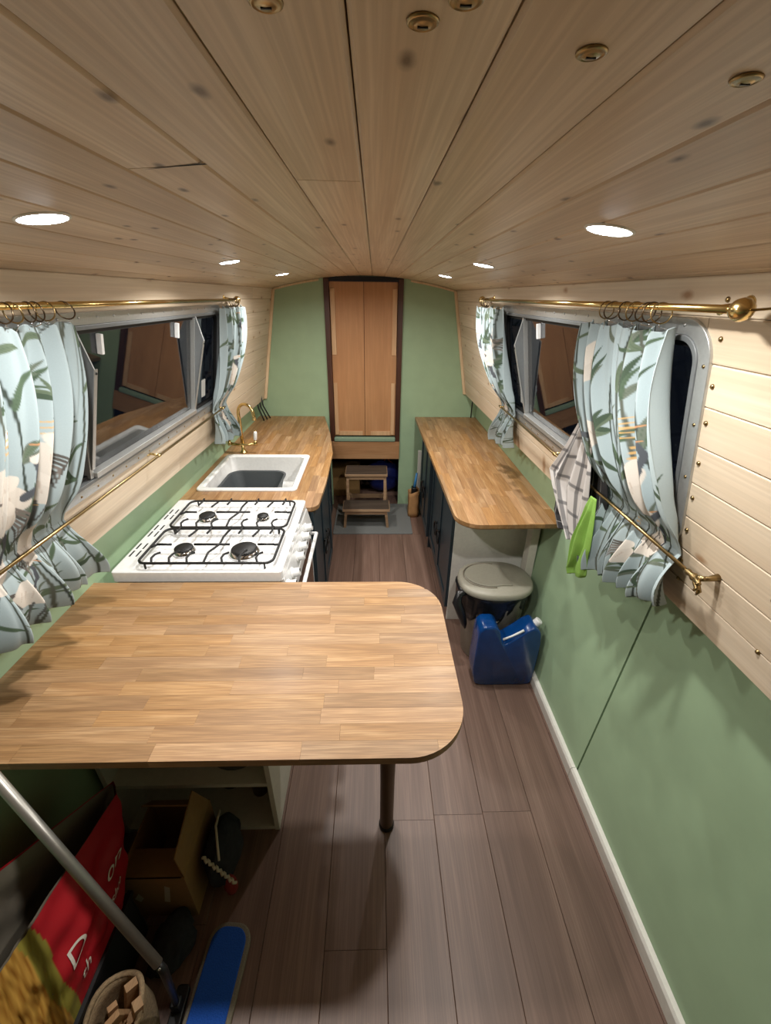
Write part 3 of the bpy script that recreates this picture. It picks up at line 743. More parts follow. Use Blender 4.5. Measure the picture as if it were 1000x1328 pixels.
# control panel on the aisle side, six knobs
pan = MB().hexa([(cx1-.016,cy0+.012,.80),(cx1+.024,cy0+.012,.80),(cx1+.024,cy1-.012,.80),(cx1-.016,cy1-.012,.80),(cx1-.016,cy0+.012,.888),(cx1+.004,cy0+.012,.888),(cx1+.004,cy1-.012,.888),(cx1-.016,cy1-.012,.888)]).build('control_panel', M_enamel, C, bevel=.003)
ka = Vector((.976, 0, .22))
for y in (1.80, 1.715, 1.63, 1.545, 1.425, 1.345):
    kb = MB().lathe([(.024,0),(.024,.004),(.018,.007),(.017,.030),(.015,.033),(.0001,.034)], (cx1+.0135, y, .846), ka, 24).build('knob', M_plast, pan, smooth=True, bevel=.001)
    MB().box((cx1+.044, y-.0012, .854), (cx1+.0475, y+.0012, .869)).build('pointer', M_blackm, kb)
od = MB().box((cx1-.014, cy0+.014, .16), (cx1+.016, cy1-.014, .795)).build('oven_door', M_enamel, C, bevel=.004)
MB().box((cx1+.0162, cy0+.05, .30), (cx1+.018, cy1-.05, .735)).build('oven_glass', M_ovenglass, od)
hd = MB().tube([(cx1+.014, cy0+.05, .765), (cx1+.050, cy0+.055, .768), (cx1+.050, cy1-.055, .768), (cx1+.014, cy1-.05, .765)], .009, 10).build('door_handle', M_plast, od, smooth=True)
MB().box((cx0+.012, cy0+.015, .0), (cx1-.02, cy1-.015, .02)).build('plinth', M_blackm, C)

# ------------------------------------------------------------------ shelf unit under the table
SH = thing('shelf_unit', (-.68, 1.1, 0), 'white open shelf unit standing under the table', 'shelf')
sx0, sx1, sy0, sy1 = -.955, -.365, .915, 1.285
for a in (sx0, sx1-.018): MB().box((a, sy0, 0), (a+.018, sy1, .83)).build('side_panel', M_shelfw, SH, bevel=.001)
for z in (.0, .275, .55, .812): MB().box((sx0+.018, sy0+.003, z), (sx1-.018, sy1-.006, z+.018)).build('shelf_board', M_shelfw, SH)
MB().box((sx0+.018, sy1-.006, .018), (sx1-.018, sy1-.001, .812)).build('back_panel', M_shelfw, SH)
tag(MB().lathe([(.075,0),(.10,.03),(.105,.06),(.10,.06),(.07,.006),(.0001,.005)], (-.83, 1.08, .293), seg=24).build('serving_bowl', M_blackm, None, smooth=True), 'black bowl on the middle shelf under the table', 'bowl')
tag(MB().lathe([(.085,0),(.11,.012),(.112,.015),(.08,.005),(.0001,.004)], (-.52, 1.07, .293), seg=28).build('dinner_plate', M_greybowl, None, smooth=True), 'grey plate on the middle shelf near the white side panel', 'plate')
tag(MB().lathe([(.032,0),(.032,.10),(.014,.13),(.012,.16),(.0001,.162)], (-.47, 1.06, .018), seg=20).build('drink_bottle', M_leg, None, smooth=True), 'dull brown bottle on the bottom shelf under the table', 'bottle')
tag(MB().lathe([(.06,0),(.062,.12),(.05,.17),(.03,.185),(.0001,.187)], (-.60, 1.12, .018), seg=20).build('storage_jar', M_rubber, None, smooth=True), 'black jar on the bottom shelf under the table', 'jar')

# ------------------------------------------------------------------ bin and can
def ell(cx, cy, rx, ry, z, n=40, p=2.4):
    L = []
    for k in range(n):
        t = 2*pi*k/n; c, s = cos(t), sin(t)
        L.append((cx+rx*math.copysign(abs(c)**(2/p), c), cy+ry*math.copysign(abs(s)**(2/p), s), z))
    return L
bcx, bcy = .655, 1.872
B = thing('kitchen_bin', (bcx, bcy, 0), 'taupe plastic kitchen bin with flip lid and black liner', 'bin')
loft(MB(), [ell(bcx,bcy,.135,.115,0), ell(bcx,bcy,.142,.122,.01), ell(bcx,bcy,.178,.145,.44), ell(bcx,bcy,.184,.15,.455), ell(bcx,bcy,.172,.14,.455)], cap_first=True).build('body', M_binbody, B, smooth=True)
lid = loft(MB(), [ell(bcx,bcy,.195,.158,.462), ell(bcx,bcy,.200,.162,.470), ell(bcx,bcy,.198,.160,.490), ell(bcx,bcy,.188,.152,.500), ell(bcx,bcy,.10,.08,.505)], cap_first=True).build('lid', M_bin, B, smooth=True)
# raised flap: D shape on the lid
fp = [(bcx-.135+.0, bcy+.105), (bcx+.045, bcy+.118), (bcx+.085, bcy-.075)] 
fl2 = []
for k in range(17):
    t = radians(60+k*14.5); fl2.append((bcx-.035+.128*cos(t), bcy+.012+.105*sin(t)))
fl2.append((bcx+.07, bcy-.085)); fl2.append((bcx+.045, bcy+.10))
MB().prism(fl2, .5045, .511).build('flap', M_bin, lid, bevel=.003)
fr = MB().tube([(bcx-.035+.137*cos(radians(70+k*13)), bcy+.012+.113*sin(radians(70+k*13)), .5055) for k in range(17)], .0035, 6).build('flap_groove', M_binbody, lid, smooth=True)
# handle loop on the front of the body
MB().tube([(bcx-.09+.1*t, bcy-.128-.016*sin(pi*t)-.006, .32-.02*sin(pi*t)) for t in np.linspace(0, 1, 9)], .007, 8).build('carry_handle', M_bin, B, smooth=True)
rnb = random.Random(5)
n = 72; L = []
for j, z in enumerate((.468, .452, .43, .39, .35, .31)):
    row = []
    for k in range(n):
        t = 2*pi*k/n; hang = .5+.5*sin(3*t+1.1)+.35*sin(7*t)+.9*math.exp(-((t-3.5)/.35)**2)
        zz = .468-(.468-z)*(.55+.5*hang)
        rr = 1+.03*sin(17*t+j*.8)*(j/5)+.02*(j/5)+(.10*(j > 0)*(1 if abs(t-pi) < .35 else 0))
        rx = (.186+.004*j*.3)*rr; ry = (.152+.003*j*.3)*rr
        if z < .45: rx -= .008*j*.6; ry -= .007*j*.6
        c, s = cos(t), sin(t)
        row.append((bcx+rx*math.copysign(abs(c)**(2/2.4), c), bcy+ry*math.copysign(abs(s)**(2/2.4), s), zz))
    L.append(row)
lin_o = loft(MB(), L, cap_last=False).build('bin_liner', M_bag, B, smooth=True, clean=False)
sm = lin_o.modifiers.new('solid', 'SOLIDIFY'); sm.thickness = .002

MB().tube([(.50,1.80,.462),(.452,1.795,.452),(.438,1.775,.41),(.462,1.745,.355),(.478,1.74,.30),(.488,1.742,.262)], [.012,.022,.026,.024,.018,.006], 12).build('liner_tail', M_bag, B, smooth=True)
JC = thing('water_can', (.68, 1.65, 0), 'blue plastic water container with white cap standing before the bin', 'container')
prof = [(.535,.0),(.83,.0),(.842,.06),(.845,.29),(.835,.36),(.80,.395),(.765,.375),(.735,.345),(.665,.285),(.645,.29),(.625,.375),(.60,.40),(.545,.40),(.52,.37),(.515,.10)]
def chaikin(P, n=2):
    for _ in range(n):
        Q = []
        for i in range(len(P)):
            a, b = P[i], P[(i+1) % len(P)]
            Q += [(a[0]*.86+b[0]*.14, a[1]*.86+b[1]*.14), (a[0]*.14+b[0]*.86, a[1]*.14+b[1]*.86)]
        P = Q
    return P
pf = chaikin(prof)
pc = (.68, .2)
loops = []
for y, k in ((1.588, .955), (1.590, .985), (1.598, 1.0), (1.690, 1.0), (1.699, .985), (1.702, .955)):
    loops.append([(pc[0]+(x-pc[0])*k, y, max(.0, pc[1]+(z-pc[1])*k+(0 if k == 1 else -(1-k)*.12))) for x, z in pf])
cb = loft(MB(), loops, cap_first=True).build('body', M_can, JC, smooth=True)
MB().tube([(.650,1.60,.312),(.69,1.598,.335),(.748,1.60,.372)], [.006,.005,.006], 8).build('strap_handle', M_plast, JC, smooth=True)
ca = MB().lathe([(.019,0),(.021,.004),(.021,.026),(.018,.03),(.0001,.031)], (.820,1.648,.372), (.55,-.1,.8), 20).build('cap', M_plast, JC, smooth=True, bevel=.001)

# ------------------------------------------------------------------ far end: mat, stool, bag, things under the deck
tag(MB().prism(rrect(-.36,.335,3.20,3.795,.012,3), .0, .009).build('door_mat', M_mat, None, bevel=.003), 'grey rectangular door mat under the step stool', 'mat')
ST = thing('step_stool', (-.07, 3.5, .009), 'two-step wooden stool with dark treads below the rear door', 'stool')
fz = .0092
for z, y0, y1, x0, x1 in ((.20, 3.28, 3.47, -.275, .135), (.43, 3.52, 3.74, -.262, .118)):
    tr = MB().box((x0+.006, y0+.006, z), (x1-.006, y1-.006, z+.006)).build('tread', M_tread, ST, bevel=.001)
    MB().box((x0, y0, z-.022), (x1, y1, z-.0002)).build('tread_frame', M_stool, tr, bevel=.002)
    MB().box((x0+.03, y0+.012, z-.055), (x1-.03, y0+.03, z-.0225)).build('apron', M_stool, tr, bevel=.002)
for s, xa, xb in ((-1, -.262, -.245), (1, .118, .101)):
    MB().tube([(xa, 3.315, fz), (xb, 3.30, .178)], .016, 4).build('leg', M_stool, ST)
    MB().tube([(xa+s*.0, 3.80-.03, fz), (xb-s*.002, 3.70, .408)], .016, 4).build('leg', M_stool, ST)
    MB().tube([(xb-s*.005, 3.50, .185), (xb-s*.006, 3.55, .408)], .016, 4).build('upright', M_stool, ST)
    MB().tube([(xb-s*.01, 3.31, .15), (xb-s*.01, 3.73, .15)], .011, 4).build('side_rail', M_stool, ST)
MB().box((-.245, 3.735, .10), (.10, 3.753, .14)).build('cross_rail', M_stool, ST, bevel=.002)
# paper bag with kindling
PB = thing('paper_bag', (.37, 3.58, 0), 'crumpled brown paper bag against the green bulkhead', 'bag')
rnp = random.Random(8); loops = []
for z, g in ((0, .95), (.05, 1.0), (.10, .97), (.16, 1.02), (.21, .98), (.255, 1.04)):
    loops.append([(x+rnp.uniform(-.005,.005), y+rnp.uniform(-.005,.005), z+(.02*sin(6*x*9)+.012*rnp.random() if z > .2 else 0)) for x, y, _ in lp(.364-.047*g,.364+.047*g,3.57-.06*g,3.57+.06*g,.02,z,3)])
po = loft(MB(), loops, cap_first=True, cap_last=False).build('sack', M_paper, PB, smooth=True); so = po.modifiers.new('s', 'SOLIDIFY'); so.thickness = .0015
BR = thing('hand_brush', (.39, 3.60, .05), 'black and blue hand brush poking out of the paper bag', 'brush')
MB().prism(rrect(.343,.388,3.535,3.605,.01,3), .06, .29).build('bristles', M_blackm, BR, bevel=.008)
MB().tube([(.37,3.57,.29),(.38,3.58,.36),(.386,3.585,.42)], [.014,.012,.009], 10).build('handle', plain('bright_blue_plastic', (70,140,200), .4), BR, smooth=True)
tag(MB().box((.40, 3.665, 0), (.43, 3.70, .60)).build('white_batten', M_white, None, bevel=.003), 'white upright batten between cabinet and bulkhead', 'batten')
# under-deck clutter
def blob(c, r, seed, n=20, m_=12, amp=.18):
    rn = random.Random(seed); ph = [(rn.uniform(1, 4), rn.uniform(1, 4), rn.uniform(0, 6)) for _ in range(5)]
    mb = MB(); vs = []; fs = []
    for i in range(m_+1):
        a = -pi/2+pi*i/m_
        for k in range(n):
            b = 2*pi*k/n; d = 1+sum(amp/3*sin(p[0]*round(2)*b/2*2+p[2])*cos(p[1]*a*2+p[2]) for p in ph)*cos(a)
            vs.append((c[0]+r[0]*d*cos(a)*cos(b), c[1]+r[1]*d*cos(a)*sin(b), max(c[2]-r[2], c[2]+r[2]*d*sin(a))))
    for i in range(m_):
        for k in range(n):
            l = (k+1) % n; fs.append((i*n+k, i*n+l, (i+1)*n+l, (i+1)*n+k))
    return mb.add(vs, fs)
tag(blob((.10, 4.15, .17), (.19, .14, .17), 4).build('nylon_bag', M_bluebag, None, smooth=True), 'blue nylon bag stowed under the rear deck', 'bag')
CB2 = tag(MB().box((-.52, 4.0, 0), (-.15, 4.3, .30)).build('carton', M_card, None, bevel=.003), 'brown carton stowed under the rear deck', 'box')
tag(MB().tube([(.10+.1*t+.015*sin(20*t), 4.12+.03*sin(9*t), .345+.07*sin(5*t)) for t in np.linspace(0, 1, 24)], .008, 8).build('rope', M_orange, None, smooth=True), 'orange rope on top of the blue bag under the rear deck', 'rope')
# cables
CBL = thing('cable_bundle', (-.955, 3.62, CT), 'loose black cables coming down beside the rear bulkhead', 'cable')
for k in range(3):
    MB().tube([(-.985+.012*k, 3.60+.03*k, 1.10), (-.972+.012*k, 3.59+.035*k, 1.0), (-.955+.014*k, 3.61+.04*k, .93), (-.945+.016*k, 3.62+.045*k, CT+.005)], .006, 8).build('cable', M_cable, CBL, smooth=True)
tag(MB().tube([(.872, 3.765, 1.14), (.868, 3.768, 1.0), (.868, 3.77, CT+.001)], .005, 8).build('power_cable', M_cable, None, smooth=True), 'dark cable dropping behind the long worktop in the corner', 'cable')

# ------------------------------------------------------------------ curtain rails
def rail(side, ya, yb, z, label):
    off = .052; P = lambda y, o=off, dz=0: pnl(side, y, z, o)+Vector((0,0,dz))
    R = thing('curtain_rail', P((ya+yb)/2, 0), label, 'curtain rail', 'brass curtain rails')
    MB().tube([P(ya), P(yb)], .0072, 14).build('rod', M_brass, R, smooth=True)
    d = (P(yb)-P(ya)).normalized()
    for y, s in ((ya, -1), (yb, 1)):
        MB().lathe([(.008,-.004),(.010,0),(.0115,.003),(.0175,.013),(.019,.022),(.0155,.032),(.007,.040),(.0001,.042)], P(y), d*s, 20).build('finial', M_brass, R, smooth=True)
    for y in (ya+.03, yb-.05):
        b = MB().tube([P(y, .0), P(y, .03, 0), P(y, off, -.002)], [.007, .006, .009], 10).build('bracket', M_brass, R, smooth=True)
        MB().lathe([(.014,0),(.013,.003),(.007,.006)], P(y, 0), P(0,1)-P(0,0), 14).build('bracket_plate', M_brass, b, smooth=True)
    return P
PRr = rail(1, .79, 2.66, 1.846, 'brass curtain rail with round finials above the window with the towels')
PLr = rail(-1, .72, 2.64, 1.830, 'brass curtain rail above the window beside the cooker')
tag(MB().tube([PRr(.748), PRr(.65, .05, .008), PRr(.45, .03, .016), PRr(.30, .004, .02)], .0022, 6).build('support_wire', M_brass, None, smooth=True), 'thin brass wire running on from the curtain rail finial', 'wire')
def tierod(side, ya, yb, z, mids, label):
    off = .044; P = lambda y, o=off, dz=0: pnl(side, y, z, o)+Vector((0,0,dz))
    R = thing('tieback_rod', P((ya+yb)/2, 0), label, 'curtain rod', 'brass tieback rods')
    MB().tube([P(ya), P(yb)], .0046, 10).build('rod', M_brassd, R, smooth=True)
    for y in mids:
        b = MB().tube([P(y, 0), P(y, off)], .005, 10).build('bracket', M_brass, R, smooth=True)
        MB().lathe([(.011,0),(.010,.004),(.006,.006)], P(y, 0), P(0,1)-P(0,0), 14).build('bracket_plate', M_brass, b, smooth=True)
        MB().lathe([(.007,-.007),(.0078,0),(.007,.007)], P(y), (0,1,0), 12).build('collar', M_brass, b, smooth=True)
    # leaf-shaped end bracket
    e = MB().lathe([(.006,-.004),(.008,.004),(.006,.012),(.010,.022),(.007,.034),(.004,.040)], P(ya), (0,-1,0), 14).build('end_bracket', M_brassd, R, smooth=True)
    for k in range(4):
        a = -1.0+k*.62
        MB().tube([P(ya-.024), P(ya-.038, off-.006+.012*cos(a), .012*sin(a)), P(ya-.052, off-.008+.020*cos(a), .022*sin(a)), P(ya-.050, off-.01+.028*cos(a), .028*sin(a)-.004)], [.005,.0065,.0055,.002], 8).build('leaf', M_brassd, e, smooth=True)
    MB().tube([P(ya-.03), P(ya-.036, .02), P(ya-.036, 0)], [.006,.006,.009], 10).build('end_post', M_brassd, e, smooth=True)
tierod(1, .79, 2.44, 1.303, (1.60, 2.40), 'thin brass rod holding back curtains under the window with the towels')
tierod(-1, .60, 2.52, 1.268, (1.665, 2.48), 'thin brass rod holding back curtains under the window beside the cooker')

# ------------------------------------------------------------------ cloth
def cloth_obj(name, F, ns, nt, colf, mat, parent, thick=.0015):
    s, t = np.meshgrid(np.linspace(0, 1, ns), np.linspace(0, 1, nt))
    P = F(s, t).reshape(-1, 3); c = P.mean(0); c[2] = P[:,2].min()
    me = bpy.data.meshes.new(name)
    idx = np.arange(ns*nt).reshape(nt, ns)
    q = np.stack([idx[:-1,:-1], idx[:-1,1:], idx[1:,1:], idx[1:,:-1]], -1).reshape(-1, 4)
    me.vertices.add(ns*nt); me.vertices.foreach_set('co', (P-c).astype(np.float32).ravel())
    me.loops.add(q.size); me.loops.foreach_set('vertex_index', q.ravel().astype(np.int32))
    me.polygons.add(len(q)); me.polygons.foreach_set('loop_start', np.arange(0, q.size, 4, dtype=np.int32)); me.polygons.foreach_set('loop_total', np.full(len(q), 4, np.int32))
    me.polygons.foreach_set('use_smooth', np.ones(len(q), bool)); me.update(); me.validate()
    at = me.color_attributes.new('print', 'FLOAT_COLOR', 'POINT')
    C4 = np.ones((ns*nt, 4), np.float32); C4[:, :3] = colf(s, t).reshape(-1, 3); at.data.foreach_set('color', C4.ravel())
    me.materials.append(mat)
    o = link(name, me, Vector(c), parent)
    if thick:
        m_ = o.modifiers.new('solid', 'SOLIDIFY'); m_.thickness = thick; m_.offset = 0
    return o
def seg_d(U, V, a, b):
    ax, ay = a; bx, by = b; dx, dy = bx-ax, by-ay
    t = np.clip(((U-ax)*dx+(V-ay)*dy)/(dx*dx+dy*dy+1e-12), 0, 1)
    return np.hypot(U-ax-t*dx, V-ay-t*dy), t
def crane_print(seed, W, H):
    L3 = lambda c: np.array(lin(c)[:3])
    def f(s, t):
        U, V = s*W, (1-t)*H
        rn = random.Random(seed)
        out = np.empty(s.shape+(3,)); out[:] = L3((166,181,185))
        def put(mask, c, k=1.0):
            mk = np.clip(mask, 0, 1)[..., None]*k; out[:] = out*(1-mk)+L3(c)*mk
        def stroke(pts, w0, w1, c, k=1.0):
            n = len(pts)-1
            for i in range(n):
                xa, xb = min(pts[i][0], pts[i+1][0])-.03, max(pts[i][0], pts[i+1][0])+.03
                d, tt = seg_d(U, V, pts[i], pts[i+1]); q = (i+tt)/n
                wd = w0+(w1-w0)*q; put((wd-d)/.0012+.5, c, k)
        def leaf(x, y, ang, ln, wd, c):
            cu, cv = cos(ang), sin(ang); a = (U-x)*cu+(V-y)*cv; b = -(U-x)*sv if False else -(U-x)*cv+(V-y)*cu
            q = np.clip(a/ln, 0, 1); half = wd*np.sqrt(np.clip(np.sin(pi*q**.75), 0, 1))*.5
            inside = np.where((a > 0) & (a < ln), (half-np.abs(b-.12*ln*np.sin(pi*q)))/.0014, -1)
            put(inside, c); put(np.where((a > 0) & (a < ln), (.0011-np.abs(b-.12*ln*np.sin(pi*q)))/.001, -1), (70,88,70), .6)
        nst = int(W/.042)
        for k in range(nst+1):
            x = (k+rn.uniform(-.3, .3))*W/nst; y = -.05; pts = [(x, y)]; dx = rn.uniform(-.15, .15)
            while y < H+.05:
                y += .05; x += dx*.05+rn.uniform(-.006, .006); pts.append((x, y))
            stroke(pts, .0032, .0026, rn.choice([(74,80,72), (92,96,86), (64,72,66)]))
            for (px, py) in pts[2::2]:
                if rn.random() < .6:
                    sd = rn.choice((-1, 1))
                    for _ in range(rn.choice((1, 2, 3))):
                        leaf(px, py, pi/2-sd*rn.uniform(.2, 1.5), rn.uniform(.05, .11), rn.uniform(.009, .017), rn.choice([(82,100,80), (100,114,94), (68,84,68), (108,116,104)]))
        ncr = max(2, int(W*H*14))
        for k in range(ncr):
            x, y = rn.uniform(.08, W-.08), rn.uniform(.06, H-.08) if k else H*.55
            sd = rn.choice((-1, 1)); rot = rn.uniform(-.4, .5)
            cu, cv = cos(rot), sin(rot)
            T2 = lambda a, b: (x+sd*(a*cu-b*cv), y+a*cv+b*cu)
            a = sd*(U-x)*cu+(V-y)*cv; b = -sd*(U-x)*cv+(V-y)*cu
            for q in range(6): stroke([T2(-.04, .0+.004*q), T2(-.085-.004*q, -.03+.008*q), T2(-.10, -.055+.010*q)], .0038, .0014, rn.choice([(86,82,78), (118,110,104)]))
            put((1-(a/.075)**2-((b-.1*a)/.034)**2)*14+.5, (214,206,196))
            put((1-((a+.01)/.055)**2-((b-.032-.3*a)/.022)**2)*14+.5, (222,214,204))
            for q in range(5): stroke([T2(-.045+.018*q, .012), T2(-.052+.018*q, -.012)], .0016, .0008, (188,170,156), .7)
            stroke([T2(.06, .01), T2(.088, .035), T2(.085, .065), T2(.075, .088)], .0075, .0055, (82,86,92))
            stroke([T2(.075, .088), T2(.088, .098)], .008, .006, (226,218,208))
            stroke([T2(.088, .098), T2(.115, .092)], .0024, .001, (200,146,104))
            for q in (-.012, .012): stroke([T2(q, -.03), T2(q-.01, -.085), T2(q-.004, -.13)], .0026, .002, (92,92,90))
            if rn.random() < .25:
                for q in range(3): stroke([T2(-.06, .10+.012*q), T2(-.02, .115+.012*q), T2(.02, .102+.012*q)], .0028, .001, (214,172,110), .8)
        return out
    return f
def curtain(side, label, top, rod, hem, zt, zr, zh, nf, seed, res, P, nrings, width, ring_ys=None, flare=.055, hang=.045):
    # top/rod/hem: (y at s=0, y at s=1); zh: hem height at s=0 and s=1
    rn = random.Random(seed); ph = rn.uniform(0, 6); tr = .66
    H = (zt-sum(zh)/2)
    def F(s, t):
        g1 = sstep(0, tr, t); g2 = sstep(tr, 1, t)
        ya = np.where(t < tr, top[0]+(rod[0]-top[0])*g1**1.3, rod[0]+(hem[0]-rod[0])*g2)
        yb = np.where(t < tr, top[1]+(rod[1]-top[1])*g1**1.3, rod[1]+(hem[1]-rod[1])*g2)
        zhem = zh[0]+(zh[1]-zh[0])*s
        z = np.where(t < tr, zt+(zr-zt)*t/tr, zr+(zhem-zr)*(t-tr)/(1-tr))
        w1 = s+.02*np.sin(5*s+3*t+ph)
        ang = 2*pi*nf*w1+ph
        ampn = np.where(t < tr, .010+.014*np.sin(pi*np.clip(t/tr, 0, 1))**.8, .004+.022*g2)
        ampn = np.where(t < tr, ampn*(1-.75*sstep(.8*tr, tr, t)), ampn)
        off = np.where(t < tr, hang+.012*np.sin(pi*t/tr), .022+flare*np.sin(pi*np.clip((t-tr)/(1-tr)*.62, 0, 1)))
        off = np.where(t < tr, off+(.022-hang)*sstep(.72*tr, tr, t), off)
        off = np.where(t < tr, off, np.maximum(off, .022))
        fold = np.sin(ang)+.35*np.sin(2.3*ang+1+2*t)+.25*np.sin(.5*ang+4*t)
        off = off+ampn*fold*1.15
        off = np.maximum(off, .008+.0*s)
        y = ya+(yb-ya)*s+.006*np.cos(ang)*np.sign(yb-ya)
        z = z+np.where(t < .06, .006*np.cos(ang*1.0)*(1-t/.06), 0)+np.where(t > tr, .010*np.sin(ang)*g2, 0)
        x = XC+side*(.885-.155*(z-1.045)/.849)
        return np.stack([x-side*.849/NRM*off, y, z-.155/NRM*off], -1)
    ns, nt = res
    org = pnl(side, sum(hem)/2, sum(zh)/2, .03)
    T = thing('curtain', org, label, 'curtain', 'crane print curtains')
    cloth_obj('drape', F, ns, nt, crane_print(seed, width, H), M_cloth, T)
    ys = ring_ys or [top[0]+(top[1]-top[0])*(k+.5)/nrings for k in range(nrings)]
    for k, y in enumerate(ys):
        c = P(y, .052, -.0125); a = rn.uniform(-.35, .35); b = rn.uniform(-.3, .3)
        e1 = Vector((cos(a), sin(a), 0)); e2 = Vector((0, sin(b), cos(b)))
        R = .0205
        rg = MB().tube([c+e1*cos(q)*R+e2*sin(q)*R for q in np.linspace(0, 2*pi, 25)[:-1]], .0017, 7, closed=True).build('ring', M_bronze if k % 3 else M_brassd, T, smooth=True)
        s_ = (y-top[0])/(top[1]-top[0]) if top[1] != top[0] else .5
        s_ = min(max(s_, .03), .97)
        tp = Vector(F(np.array([[s_]]), np.array([[.012]]))[0, 0])
        MB().tube([c-e2*R, c-e2*R+Vector((0,0,-.006)), tp+Vector((0,0,.010)), tp], .0011, 6).build('hook', M_chrome, rg, smooth=True)
curtain(1, 'crane print curtain behind which the tea towels hang', (1.375, .955), (1.215, .845), (1.235, .825), 1.800, 1.305, (1.03, 1.175), 6, 21, (330, 370), PRr, 7, .78, ring_ys=[1.225, 1.195, 1.13, 1.09, 1.045, 1.02, .985])
curtain(-1, 'crane print curtain hanging beside the table and cooker', (.72, 1.235), (.66, 1.105), (.60, 1.135), 1.785, 1.268, (1.10, 1.075), 7, 34, (350, 370), PLr, 9, .95, ring_ys=[.80, .88, .985, 1.01, 1.055, 1.08, 1.11, 1.18])
curtain(1, 'gathered crane print curtain over the far end of the long worktop', (2.84, 2.30), (2.46, 2.20), (2.62, 2.20), 1.810, 1.303, (1.06, 1.13), 5, 55, (160, 220), PRr, 6, .6, ring_ys=[2.655, 2.63, 2.61, 2.585, 2.565, 2.545], hang=.04, flare=.035)
curtain(-1, 'gathered crane print curtain behind the brass tap', (2.84, 2.42), (2.60, 2.36), (2.74, 2.36), 1.795, 1.268, (1.035, 1.09), 5, 63, (160, 220), PLr, 6, .6, ring_ys=[2.63, 2.61, 2.59, 2.57, 2.55, 2.525], hang=.04, flare=.035)

# towels on the rod
def towel(label, name, rows, colf, mat, ns=70, nt=90, nf=3, seed=1, amp=.012):
    # rows: list of (t, yA, yB, zA, zB, off)
    tt = np.array([r[0] for r in rows])
    def F(s, t):
        I = lambda k: np.interp(t, tt, np.array([r[k] for r in rows]))
        y = I(1)+(I(2)-I(1))*s; z = I(3)+(I(4)-I(3))*s; off = I(5)+amp*np.clip(t*3, 0, 1)*(np.sin(2*pi*nf*s+seed+1.5*t)+.4*np.sin(5.1*pi*nf*s*.6+seed*2+3*t))
        y = y+.008*np.sin(9*t+6*s+seed)*t
        x = XC+.885-.155*(z-1.045)/.849
        return np.stack([x-.849/NRM*off, y, z-.155/NRM*off], -1)
    o = cloth_obj(name, F, ns, nt, colf, mat, None, .003)
    return tag(o, label, 'towel')
def checks(base, line, nu, nv, wu, wv, light=None):
    b, l = np.array(lin(base)[:3]), np.array(lin(line)[:3])
    def f(s, t):
        out = np.empty(s.shape+(3,)); out[:] = b
        for c, n, w_ in ((s, nu, wu), (t, nv, wv)):
            if n: mk = (np.abs((c*n) % 1-.5) < w_)[..., None]*.72; out = out*(1-mk)+l*mk
        return out
    return f
towel('pale grey checked tea towel hanging in front of the window', 'tea_towel', [(0, 1.325, 1.27, 1.555, 1.565, .050), (.12, 1.36, 1.25, 1.50, 1.52, .054), (.40, 1.456, 1.235, 1.385, 1.38, .062), (.62, 1.595, 1.245, 1.245, 1.25, .062), (.72, 1.56, 1.26, 1.19, 1.17, .064), (.86, 1.50, 1.27, 1.11, 1.09, .064), (1, 1.42, 1.29, 1.035, 1.05, .062)],
      checks((222,218,216), (90,90,94), 5, 6, .13, .06), M_towel, ns=110, nt=130, nf=3, seed=2, amp=.009)
towel('charcoal tea towel with thin white grid lines, under the pale one', 'tea_towel', [(0, 1.40, 1.215, 1.43, 1.44, .034), (.4, 1.56, 1.18, 1.24, 1.25, .036), (.8, 1.635, 1.18, 1.04, 1.10, .036), (1, 1.575, 1.24, .985, 1.06, .036)],
      checks((66,66,70), (206,206,206), 5, 5, .02, .025), M_towel, ns=110, nt=130, nf=4, seed=4, amp=.005)
towel('lime green cloth hanging below the tea towels', 'cleaning_cloth', [(0, 1.185, 1.150, 1.318, 1.322, .086), (.12, 1.20, 1.135, 1.28, 1.27, .095), (.5, 1.265, 1.13, 1.13, 1.15, .106), (.88, 1.315, 1.16, .98, 1.04, .108), (1, 1.29, 1.18, .955, 1.02, .106)],
      checks((136,180,82), (136,180,82), 0, 0, 0, 0), M_greencl, ns=50, nt=60, nf=2, seed=3, amp=.008)
bpy.data.objects['cleaning_cloth']['category'] = 'cloth'
M_greencl.node_tree.nodes['Principled BSDF'].inputs['Roughness'].default_value = .9

